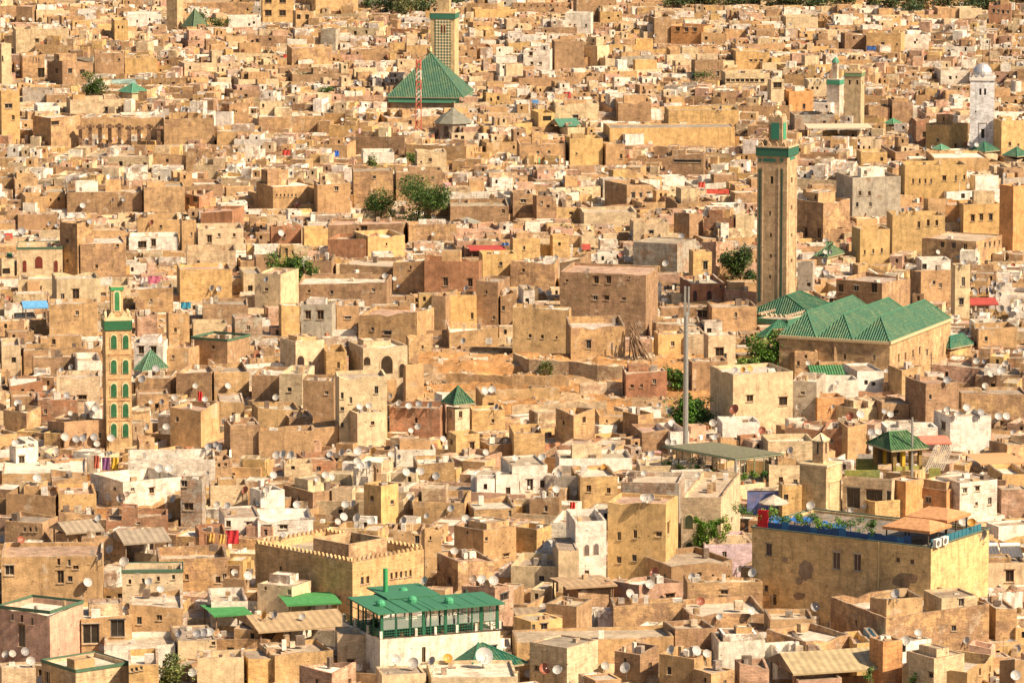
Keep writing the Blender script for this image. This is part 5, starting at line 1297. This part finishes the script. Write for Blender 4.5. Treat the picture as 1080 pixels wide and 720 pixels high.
cloth(174, 297, 10, 8, (.66, .34, .30), "pale pink blanket right of the magenta one")
cloth(151, 297, 8, 9, (.72, .6, .58), "white and pink cloth left of the magenta blanket")
cloth(245, 566, 14, 15, (.50, .04, .05), "deep red cloth hanging above the long ochre wall, lower left")
cloth(223, 567, 7, 10, (.60, .38, .12), "left of two tan woven mats beside the deep red cloth")
cloth(234, 568, 7, 10, (.60, .38, .12), "right of two tan woven mats beside the deep red cloth")
cloth(42, 285, 30, 4, (.60, .40, .44), "long lilac cloth over the balcony of the green-edged cream house")
cloth(196, 322, 11, 7, (.05, .30, .45), "turquoise cloth on a rooftop right of the arched minaret lantern")
cloth(187, 212, 9, 9, (.66, .62, .72), "white sheet beside the reddish rooftop room, upper left")
cloth(194, 507, 7, 10, (.55, .05, .05), "red cloth on the greyish house, left of centre")
cloth(211, 418, 5, 11, (.55, .05, .05), "red flag-like cloth among the dishes right of the arched minaret")
cloth(604, 535, 6, 12, (.60, .08, .06), "red and white cloth on the rooftops below centre")
cloth(533, 260, 8, 8, (.08, .2, .5), "blue cloth on a roof edge right of the dark red sheet")
cloth(355, 162, 5, 6, (.03, .15, .6), "vivid blue drum-like cloth on the upper rooftops left of the pyramid roof")
cloth(302, 161, 8, 6, (.55, .08, .06), "red and white cloth on the upper left rooftops")
cloth(757, 202, 24, 5, (.60, .10, .07), "bright red sheeting on the rooftops left of the tallest minaret")
cloth(740, 195, 7, 6, (.60, .10, .07), "small red cloth left of the long red sheeting")
cloth(919, 51, 10, 5, (.05, .12, .35), "blue sheet near the yellow house at the top right")
cloth(920, 46, 6, 3, (.4, .1, .2), "small crimson cloth by the yellow house at the top right")
cloth(303, 60, 9, 5, (.55, .08, .06), "red cloth at the far upper left rooftops")
cloth(598, 101, 8, 8, (.5, .08, .08), "crimson cloth on the upper centre rooftops above the green tarpaulin")
cloth(192, 47, 9, 2, (.8, .75, .65), "white line of washing near the dark shrubs") if False else None
cloth(142, 86, 50, 5, (.35, .52, .50), "pale turquoise sheet right of the lone dark tree", hl=6.2)
cloth(622, 497, 17, 5, (.34, .44, .55), "pale blue sheet on the white roof edge below the bare slope", hl=7)
cloth(1066, 632, 26, 18, (.82, .78, .70), "big white sheet hanging at the right edge below the solar panels", hl=6)
cloth(1052, 634, 8, 14, (.80, .76, .68), "white sheet left of the biggest one below the solar panels", hl=6)
cloth(1056, 637, 6, 9, (.2, .28, .4), "denim blue clothes hanging beside the white sheets", hl=6.2)
# solar panels
for i, x in enumerate((1012, 1034, 1058)):
    c = at_y(x, 588, at(1005, 614, 6).y + 3); hz = c.z; e = empty("solar_panel", c, ("leftmost", "middle", "rightmost")[i] + " dark solar water heater on the cream house roof", "solar heater", "solar heaters on the cream house"); V = Vector
    m = MB(); o0 = V((c.x, c.y, hz)); m.box(o0, V((2.6, .3, 0)), V((-.3, 1.8, 1.0)), V((0, -.06, .1)), 'pane', (.10, .10, .11), True)
    for q in range(6): m.box(o0 + V((.43 * q, .05 * q, .08)), V((.05, 0, 0)), V((-.3, 1.8, 1.0)), V((0, -.04, .05)), 'metal', (.3, .3, .3))
    m.build("collector", e); m = MB(); m.tube(o0 + V((-.3, 1.9, 1.25)), o0 + V((2.3, 2.2, 1.25)), .3, .3, 'paint', (.72, .7, .66), 10); m.build("tank", e)
    m = MB(); 
    for q in (.1, 2.2): m.tube(o0 + V((q - .3, 1.8, -1.2)), o0 + V((q - .3, 1.8, 1.0)), .05, .05, 'metal', (.3, .3, .3), 5); m.tube(o0 + V((q, .05, -1.2)), o0 + V((q, .05, .1)), .05, .05, 'metal', (.3, .3, .3), 5)
    m.build("stand", e)
# ---------------------------------------------------------------- houses
def size_words(f):
    xl, xc, xr, yt, yb = f.px; w, h = xr - xl, yb - yt; k = ppm(f.Y) / 8
    W, H = w / 8 / k, h / 8 / k
    if W * H > 42: return "large"
    if W > 3.2 * H and W > 5: return "long low"
    if H > 1.5 * W: return "narrow tall"
    if W * H < 9: return "tiny"
    if W * H < 18: return "small"
    return ""
hs = []
for line in HOUSES.strip().splitlines():
    tk = line.split(); xl, xc, xr, yt, yb = map(float, tk[:5]); c = tk[5]; k = {}; wins = []; flag = ''
    for q in tk[6:]:
        if '=' in q:
            a, b = q.split('=')
            if a == 'w': wins = [list(map(float, t.split(','))) for t in b.split(';')]
            else: k[a] = float(b)
        else: flag += q
    hs.append(((xr - xl) * (yb - yt), xl, xc, xr, yt, yb, c, k, wins, flag))
order = sorted(range(len(hs)), key=lambda i: -hs[i][0]); keep = set(order[:299])
stuffm = MB(); HOUSE_OBJS = []
def wallcol(c, rnd): return jit(WC[c], .10, rnd)
for i, (_, xl, xc, xr, yt, yb, c, k, wins, flag) in enumerate(hs):
    rnd = random.Random(1000 + i)
    hl = k.get('hl', 6.0); t = k.get('t'); d = k.get('d')
    if t is None and (xc - xl <= 2.5 or xr - xc <= 2.5):
        t = (4 + rnd.uniform(0, 8)) if xc - xl <= 2.5 else (80 + rnd.uniform(-4, 5))
    f = place(xl, xc, xr, yt, yb, hl, t, d); claim(f)
    W = []
    for q in wins:
        x, y = q[0], q[1]; w, h = (q[2], q[3]) if len(q) > 3 else (4, 6)
        s, a, z = onface(f, x, y); cf = abs(math.sin(f.th)) if s == 'L' else abs(math.cos(f.th))
        W.append((s, a, z, min(w / ppm(f.Y) / max(.4, cf), 6), h / ppm(f.Y), 'w', None))
    col = wallcol(c, rnd); mat = 'paint_wall' if c in 'wcylBO' else 'plaster'
    if not wins and rnd.random() < .65:
        for _ in range(rnd.randint(1, 3)):
            s = rnd.choice('LR'); L = f.w if s == 'R' else f.d
            if L > 3: W.append((s, rnd.uniform(.8, L - .8), f.h - rnd.uniform(1.6, 2.6), rnd.uniform(.35, .7), rnd.uniform(.5, .9), 'w', None))
    jag = .1 if c in 'obpr' else .04
    if i in keep:
        o = building(f, col, rnd, W, mat, k.get('s'), jag=jag); o['group'] = "houses packed across the old town"; o['category'] = "house"
        if 'G' in flag:
            m = MB(); band(m, f, f.h - .35, f.h + .05, (.07, .14, .09), .07, 'paint'); m.build("tiled_coping", o)
        HOUSE_OBJS.append([o, f, c, len(wins) + (3 if (int(xl), int(yt)) in ((366, 366), (16, 261), (718, 524), (606, 549)) else 0), 'G' in flag])
    else: building(f, col, rnd, W, mat, k.get('s'), merge=stuffm, jag=jag)
ARCHED = {(366, 366): ([(387, 381, 7, 8), (408, 385, 12, 18), (424, 391, 6, 14)], (.50, .38, .24), (.05, .035, .025)), (294, 360): ([(317, 383, 7, 14)], (.5, .38, .24), (.05, .035, .03)),
 (16, 261): ([(26, 281, 4, 12), (41, 277, 8, 12), (59, 281, 4, 12)], (.6, .48, .3), (.16, .04, .03)), (727, 296): ([(733, 313, 4, 12), (748, 313, 5, 12)], (.42, .14, .12), (.04, .03, .03)),
 (606, 549): ([(619, 580, 5, 11), (629, 579, 5, 11)], (.62, .56, .48), (.16, .13, .12)), (718, 524): ([(727, 550, 8, 13), (727, 579, 8, 13)], (.6, .5, .3), (.05, .07, .04)), (861, 380): ([(870, 391, 2.5, 5), (888, 391, 2.5, 5), (905, 392, 2.5, 5)], (.45, .32, .2), (.04, .03, .03))}
for o, f, c, hw, g in HOUSE_OBJS:
    k = (int(f.px[0]), int(f.px[3]))
    if k in ARCHED: arches("arched_window", o, f, *ARCHED[k], off=.06)
# ---------------------------------------------------------------- background fabric between them
def inside(f, p, m=0.0):
    r = p - f.c; a, b = r.dot(f.u), r.dot(f.v); return -m < a < f.w + m and -m < b < f.d + m
fill = []; FR = random.Random(21)
grid = {}
for f in FOOT:
    for ix in range(int((f.c.x - 45) // 20), int((f.c.x + 45) // 20) + 1):
        for iy in range(int((f.c.y - 45) // 20), int((f.c.y + 45) // 20) + 1): grid.setdefault((ix, iy), []).append(f)
y = 515.0
def filler(x, y, w, d, th, col, h):
    f = Fr(); f.u = Vector((math.cos(th), math.sin(th), 0)); f.v = Vector((-math.sin(th), math.cos(th), 0)); f.th = th; f.w, f.d = w, d; f.c = Vector((x, y, 0)); f.Y = y; f.h = h
    return f
def allowed(f, lim_extra=0.0):
    cs = [P(f, a, b, f.h) for a, b in ((0, 0), (f.w, 0), (f.w, f.d), (0, f.d))]; pr = [proj(c) for c in cs]
    x0, x1 = min(p[0] for p in pr), max(p[0] for p in pr); yc = sum(c.y for c in cs) / 4; H = 99
    for (b0, b1, row, Y) in BLOCK:
        if yc < Y - .5 and b0 < x1 - 1.0 and b1 > x0 + 1.0:
            if row <= -20 or Y - yc > 160: continue
            for c, p in zip(cs, pr):
                z = at_y(p[0], row, c.y).z
                if z < H: H = z
    return H, x0, x1
while y < 1800:
    step = FR.uniform(6.2, 8.4) * (1 if y < 1100 else 1.12); xw = .1035 * y + 66; x = -xw
    while x < xw:
        n1 = noise.noise(Vector((x * .011, y * .006, 1.7))); w = FR.uniform(7, 17) if y < 900 else FR.uniform(6, 16); d = FR.uniform(6, 10)
        px, py = proj((x, y, 6)); base = [12, 24, 68, 76][min(3, max(0, int((n1 + .55) * 3.6)))]
        if py < 420: base = [6, 14, 76, 82][min(3, max(0, int((n1 + .55) * 3.6)))]
        th = math.radians(base + 5 * noise.noise(Vector((x * .05, y * .03, 8))) + FR.uniform(-2, 2)); hh = FR.choice((4.2, 4.6, 5.0, 5.4, 5.9, 6.4) if y < 650 else (4.4, 5.0, 5.6, 5.9, 6.4, 7.2, 8.2) if y < 760 else (4.8, 5.4, 6.0, 6.6, 7.2, 8.2)) + FR.uniform(-.4, .4)
        if y > 1000: hh = FR.choice((5.0, 5.8, 6.6, 7.4, 8.4, 9.8)) + FR.uniform(-.4, .4)
        if base > 60: f = filler(x + w * .8, y + FR.uniform(-2, 2), d, w, th, None, hh)
        else: f = filler(x, y + FR.uniform(-2, 2), w, d, th, None, hh)
        cen = P(f, f.w / 2, f.d / 2, 0); ok = True
        for g in grid.get((int(cen.x // 20), int(cen.y // 20)), ()):
            if inside(g, cen, -.3): ok = False; break
        if ok:
            for (a, b, r0, r1) in OPEN:
                q = proj((cen.x, cen.y, 6.5))
                if a < q[0] < b and r0 < q[1] < r1: ok = False
            if ex0 - 4 < cen.x < ex1 + 2 and ey0 - 2 < cen.y < ey1 - 4: ok = False
        if ok:
            H, x0, x1 = allowed(f); f.h = min(f.h, H - .12)
            if f.h > 3.0: f.px = (x0, (x0 + x1) / 2, x1, proj(P(f, 0, 0, f.h))[1], 0); fill.append((f, H))
        x += w * .9
    y += step * .9
rr4 = random.Random(55)
for o, f, c, hw, g in HOUSE_OBJS:      # rooms, stair heads and low walls standing on the roofs
    for _ in range(rr4.choice((0, 1, 1, 2))):
        if f.w < 4.5 or f.d < 3.6: continue
        q = filler(0, 0, rr4.uniform(1.8, min(5.5, f.w - 1)), rr4.uniform(1.6, min(3.6, f.d - .8)), f.th, None, f.h + rr4.choice((.5, .9, 1.4, 2.1)))
        q.c = P(f, rr4.uniform(.4, f.w - q.w - .4), rr4.uniform(.4, f.d - q.d - .3), 0); q.Y = q.c.y
        Hh, _, _ = allowed(q); q.h = min(q.h, Hh + .25)
        if q.h < f.h + .3: continue
        nm = building(q, wallcol(rr4.choice(c + 'oowc'), rr4), rr4, [(rr4.choice('LR'), rr4.uniform(.7, 1.3), q.h - 1.0, .6, .9, 'w', None)] if q.h > f.h + 1.2 else [], 'plaster', .15, z0=max(0, f.h - 1.5), name="roof_room", jag=.04, seg=2.5)
        nm.parent = o; nm.location = Vector(nm["_o"]) - Vector(o["_o"])
fr2 = random.Random(5); NF = 0
def patch_noise(x, y): return noise.noise(Vector((x * .02, y * .01, 4)))
for f, H in fill:
    k = patch_noise(f.c.x, f.c.y); r = fr2.random() + k * .5
    c = 'w' if r > .93 else 'c' if r > .74 else 'y' if r > .64 else 'o' if r > .30 else 'b' if r > .12 else fr2.choice('pggrp')
    if c == 'B' and fr2.random() < .7: c = 'o'
    col = wallcol(c, fr2); W = []
    for s in 'LR':
        L = f.w if s == 'R' else f.d
        for q in range(fr2.choice((0, 1, 2, 3, 4))):
            if L > 2.5: W.append((s, fr2.uniform(.7, L - .7), f.h - fr2.choice((1.7, 2.0, 2.3)), fr2.uniform(.45, .9), fr2.uniform(.6, 1.1), 'w', None))
    W.sort(key=lambda q: q[1]); W2 = []
    for q in W:
        if all(q[0] != z[0] or abs(q[1] - z[1]) > 1.1 for z in W2): W2.append(q)
    far = f.Y > 900
    building(f, col, fr2, W2, 'paint_wall' if c in 'wcy' else 'plaster', merge=stuffm, jag=0.1 if not far else .12, seg=1.8 if not far else 3.0, sink=fr2.choice((.4, .8, 1.1, 1.6, 3.0)))
    # small roof structures
    for _ in range(fr2.choice((1, 1, 2, 3)) if not far else fr2.choice((2, 3, 3, 4, 5))):
        if f.w > 4.5 and f.d > 4.5:
            g = filler(0, 0, fr2.uniform(1.4, 6.0), fr2.uniform(1.6, 3.8), f.th, None, f.h + fr2.choice((.5, .8, 1.1, 1.5, 2.2))); g.c = P(f, fr2.uniform(.3, f.w - g.w - .3) if f.w > g.w + .6 else .3, fr2.uniform(.3, max(.31, f.d - g.d - .3)), 0); g.Y = g.c.y
            Hh, _, _ = allowed(g); g.h = min(g.h, Hh - .1)
            if g.h > f.h + .35: building(g, wallcol(fr2.choice('wcoobpywwc'), fr2), fr2, [(fr2.choice('LR'), 1.0, g.h - .9, .5, .8, 'w', None)] if fr2.random() < .6 else [], merge=stuffm, z0=max(0, f.h - 1.6), sink=.15, seg=3, jag=.03)
    if fr2.random() < .16:   # sheets of washing, tarpaulins
        a, b = fr2.uniform(.5, f.w - 2.2), fr2.uniform(.8, f.d - 1); zz = f.h - .3
        if f.h + .9 < H:
            cl = fr2.choice(((.8, .78, .72), (.8, .78, .72), (.5, .1, .08), (.1, .25, .5), (.55, .3, .35), (.1, .32, .2))); o_ = P(f, a, b, zz)
            stuffm.face((o_, o_ + f.u * 1.7, o_ + f.u * 1.7 + Z1 * 1.1 + f.v * .1, o_ + Z1 * 1.15), 'cloth', cl)
o = stuffm.build("distant_houses"); tag(o, "smaller flat-roofed houses filling the gaps between the larger ones, up to the tree belt", "houses", kind="stuff")
print("hand houses", len(hs), "fill", len(fill), "stuff faces", len(stuffm.f))
# ---------------------------------------------------------------- satellite dishes
bpy.context.view_layer.update(); dg = bpy.context.evaluated_depsgraph_get()
def hit(px, py):
    d = ray(px, py).normalized(); ok, loc, nrm, *_ = scene.ray_cast(dg, Vector((0, 0, CH)), d, distance=4000); return (loc, nrm) if ok else (None, None)
DC = {'w': (.42, .42, .41), 'g': (.26, .26, .27), 'r': (.30, .10, .06), 'o': (.55, .28, .06), 'y': (.5, .34, .10), 'b': (.28, .21, .16), 'd': (.40, .38, .35)}
DN = {'w': 'white', 'g': 'grey', 'r': 'rusty red', 'o': 'orange', 'y': 'yellow', 'b': 'brown', 'd': 'dull white'}
def dish_parts(c, wall):
    col = DC[c]; tilt = math.radians(28); ax = Vector((0, -math.cos(tilt), math.sin(tilt))); cc = Vector((0, 0, 0)); r = .5
    bowl = MB(); prof = [(.02, 0.0)] + [(r * t, .16 * t * t) for t in (.25, .5, .75, .92, 1.0)]; bowl.lathe(cc, prof, 'dish', col, 18, ax); bowl.lathe(cc - ax * .015, prof, 'dish', tuple(q * .8 for q in col), 18, ax)
    bowl.lathe(cc, [(r, .16), (r * 1.03, .15), (r, .14)], 'metal', tuple(q * .75 for q in col), 18, ax)
    arm = MB(); lo = cc + ax * .12 + Vector((0, 0, -r * .9)); tip = cc + ax * .62 + Vector((0, 0, -.12)); arm.tube(lo, tip, .018, .015, 'metal', (.3, .3, .3), 4); arm.tube(tip - ax * .06, tip + ax * .05, .045, .045, 'paint', (.75, .73, .7), 6)
    mast = MB(); b = cc - ax * .08; mast.box(b + Vector((-.06, -.02, -.1)), (.12, 0, 0), (0, .12, 0), (0, 0, .2), 'metal', (.3, .3, .3), True); mast.tube(b + Vector((0, .05, 0)), b + Vector((0, .05, -1.05)), .035, .035, 'metal', (.28, .27, .25), 6)
    if wall: mast.tube(b + Vector((0, .05, -.7)), b + Vector((0, .55, -.7)), .035, .035, 'metal', (.28, .27, .25), 5)
    return bowl, arm, mast
PROTO = {}
dl = []
for q in DISH.split():
    t = q.split(','); dl.append((float(t[0]), float(t[1]), float(t[2]), t[3] if len(t) > 3 else None))
dl.sort(key=lambda q: -q[2]); DOBJ = []; dr = random.Random(77)
def put_dish(c, wall, loc, s, az):
    key = (c, wall)
    if key not in PROTO:
        root = empty("satellite_dish", (0, 0, 0)); B, A, M = dish_parts(c, wall); B.build("reflector", root, smooth=True); A.build("feed_arm", root); M.build("mast", root); PROTO[key] = root
    else:
        src = PROTO[key]; root = src.copy(); COL.objects.link(root)
        for ch in list(src.children):
            k = ch.copy(); COL.objects.link(k); k.parent = root
    root.location = loc; root.scale = (s, s, s); root.rotation_euler = (0, 0, az); return root
sm = MB()
for i, (x, y, d, c) in enumerate(dl):
    loc, nrm = hit(x, y + d * .62)
    if loc is None: continue
    wall = abs(nrm.z) < .5; Y = loc.y - (.45 if wall else 0.0); ctr = at_y(x, y, Y); s = d / ppm(Y) / 1.0 * 1.02; az = dr.uniform(-.95, .6)
    c = c or dr.choice('wwwddg')
    if i < 300:
        o = put_dish(c, wall, ctr, s, az); o['category'] = "satellite dish"; o['group'] = "satellite dishes on the rooftops"; DOBJ.append([o, x, y, c, 'on a wall' if wall else 'on a roof', d])
    else:
        ax = Vector((math.sin(az) * .9, -math.cos(az) * .9, .45)).normalized(); sm.lathe(ctr, [(.02, 0)] + [(s * .5 * t, .16 * s * t * t) for t in (.5, 1)], 'dish', DC[c], 10, ax); sm.tube(ctr, ctr - Z1 * .6 * s, .03, .03, 'metal', (.3, .3, .3), 4)
# countless small dishes and rooftop odds and ends on the background houses
cnt = 0
for f, H in fill:
    if f.Y > 1500: pr = .35
    elif f.Y > 900: pr = .7
    else: pr = .75
    for _ in range(3):
        if dr.random() > pr: continue
        s = dr.uniform(.75, 1.1); p = P(f, dr.uniform(.4, f.w - .4), dr.uniform(.4, f.d - .4), f.h + .1)
        if f.h + .9 > H: continue
        az = dr.uniform(-.75, .45); ax = Vector((math.sin(az) * .9, -math.cos(az) * .9, .45)).normalized(); c = p + Z1 * .35; col = DC[dr.choice('wwwwddgrb')]
        sm.lathe(c, [(.02, 0)] + [(s * .5 * t, .16 * s * t * t) for t in (.6, 1)], 'dish', col, 10, ax); sm.tube(c, c - Z1 * 1.4, .03, .03, 'metal', (.3, .3, .3), 4); cnt += 1
tag(sm.build("distant_dishes"), "small satellite dishes scattered over the background rooftops", "satellite dishes", kind="stuff")
cl = MB()
for f, H in fill:
    for _ in range(dr.choice((4, 6, 8, 11))):
        p = P(f, dr.uniform(.4, f.w - .8), dr.uniform(.4, f.d - .8), f.h - .5); h = dr.uniform(.3, 1.2)
        if f.h - .5 + h > H: continue
        a = dr.uniform(0, 1.5); w = dr.uniform(.3, 1.1); u = Vector((math.cos(a), math.sin(a), 0)); v = Vector((-math.sin(a), math.cos(a), 0))
        cl.box(p, u * w, v * w * .6, Z1 * h, 'plaster', dr.choice(((.7, .66, .6), (.35, .3, .26), (.5, .36, .22), (.2, .15, .12), (.75, .7, .62), (.45, .2, .12), (.6, .5, .38))))
    if dr.random() < (.5 if f.Y < 800 else .2) and f.h + 1.2 < H: p = P(f, dr.uniform(.4, f.w - .8), .4, f.h - .5); z_ = min(H - f.h + .4, dr.uniform(1.5, 3.4)); cl.tube(p, p + Z1 * z_, .045, .03, 'metal', (.25, .2, .16), 4); cl.tube(p + Z1 * (z_ - .2) - Vector((.5, 0, 0)), p + Z1 * (z_ - .2) + Vector((.5, .1, 0)), .025, .025, 'metal', (.25, .2, .16), 4)
for o, f, c, hw, g in HOUSE_OBJS:
    for _ in range(dr.choice((1, 2, 4))):
        if f.w < 2.5 or f.d < 2.5: continue
        p = P(f, dr.uniform(.5, f.w - 1.2), dr.uniform(.8, f.d - .9), f.h - .9); a = f.th + dr.uniform(-.2, .2); w = dr.uniform(.4, 1.1); u = Vector((math.cos(a), math.sin(a), 0)); v = Vector((-math.sin(a), math.cos(a), 0))
        cl.box(p, u * w, v * w * .7, Z1 * dr.uniform(.5, 1.25), 'plaster', dr.choice(((.7, .66, .6), (.35, .3, .26), (.5, .36, .22), (.2, .15, .12), (.75, .7, .62), (.6, .5, .38))))
cb = random.Random(8); tops = [(P(f, .3, .3, f.h + 1.0)) for f, H in fill if f.Y < 760 and H > f.h + 1.4]
for a in tops[::3]:
    b = min((q for q in tops if 8 < (q - a).length < 22 and q is not a), key=lambda q: cb.random(), default=None)
    if b is None: continue
    prev = a
    for k in range(1, 7):
        t = k / 6; p = a.lerp(b, t) - Z1 * 3.2 * t * (1 - t); cl.tube(prev, p, .022, .022, 'metal', (.08, .07, .06), 3, False); prev = p
tag(cl.build("rooftop_clutter"), "boxes, bricks and odds and ends lying about the flat roofs", "clutter", kind="stuff")
# ---------------------------------------------------------------- labels
lmk("the steel mast's pergola cafe", 790, 500)
lmk("the cream two-windowed house", 805, 420); lmk("the dark upper centre tree", 440, 215); lmk("the arched loggia house", 405, 382); lmk("the tall four-windowed house", 640, 320)
lmk("the deep red hanging cloth", 246, 566); lmk("the solar heaters", 1045, 582); lmk("the green pyramid at the bottom", 505, 690) if False else None
lmk("the blue rooftop tarpaulin", 36, 328); lmk("the vine-covered villa", 752, 555); lmk("the pair of bright green trees", 308, 282); lmk("the lone dark tree", 97, 90); lmk("the green tarpaulin", 600, 133); lmk("the orange-topped red house", 730, 38) if False else None
lmk("the bottommost ribbed shed roof", 880, 710); lmk("the wide tan shed roof", 315, 662); lmk("the long red sheeting", 757, 202); lmk("the red awning roof", 1036, 322); lmk("the pale tree at the bottom", 184, 710)
def dirn(dx, dy):
    a = math.degrees(math.atan2(-dy, dx)) % 360
    return ("right of", "upper right of", "above", "upper left of", "left of", "lower left of", "below", "lower right of")[int((a + 22.5) // 45) % 8]
NTH = ("nearest", "second", "third", "fourth", "fifth", "sixth", "seventh", "eighth", "ninth", "tenth", "eleventh", "twelfth", "thirteenth", "fourteenth", "fifteenth", "sixteenth", "seventeenth", "eighteenth", "nineteenth", "twentieth")
def relabel(items, noun):
    """items: (obj, x, y, description) -> a label that singles each out: what it looks like, beside which landmark, and its turn counted outwards"""
    groups = {}
    for o, x, y, desc in items:
        L = min(LMK, key=lambda l: (l[1] - x) ** 2 + ((l[2] - y) * 1.2) ** 2); d = dirn(x - L[1], y - L[2])
        groups.setdefault((desc, d, L[0]), []).append((math.hypot(x - L[1], y - L[2]), o))
    for (desc, d, ln), v in groups.items():
        v.sort(key=lambda q: q[0])
        for k, (_, o) in enumerate(v):
            s = f"{desc}, {d} {ln}" if len(v) == 1 else (f"{desc}, {NTH[k]} {d} {ln}" if k < 20 else f"{desc}, far {d} {ln}")
            o["label"] = s
            if len(s.replace("-", " ").split()) > 17 or len(s.split()) > 16: print("LONG", s)
it = []
for o, f, c, hw, g in HOUSE_OBJS:
    n = hw; sz = size_words(f)
    wd = "" if n == 0 else ("one-windowed" if n == 1 else ("two-windowed" if n == 2 else "many-windowed"))
    desc = " ".join(q for q in (sz, wd, ("green-edged " if g else "") + WN[c], "house") if q); it.append((o, (f.px[0] + f.px[2]) / 2, (f.px[3] + f.px[4]) / 2, desc))
relabel(it, "house")
it = [(o, x, y, f"{'big ' if d >= 10 else 'small ' if d < 7 else ''}{DN[c]} dish") for o, x, y, c, w, d in DOBJ]
relabel(it, "dish")
for o in scene.objects:
    if "_o" in o: del o["_o"]
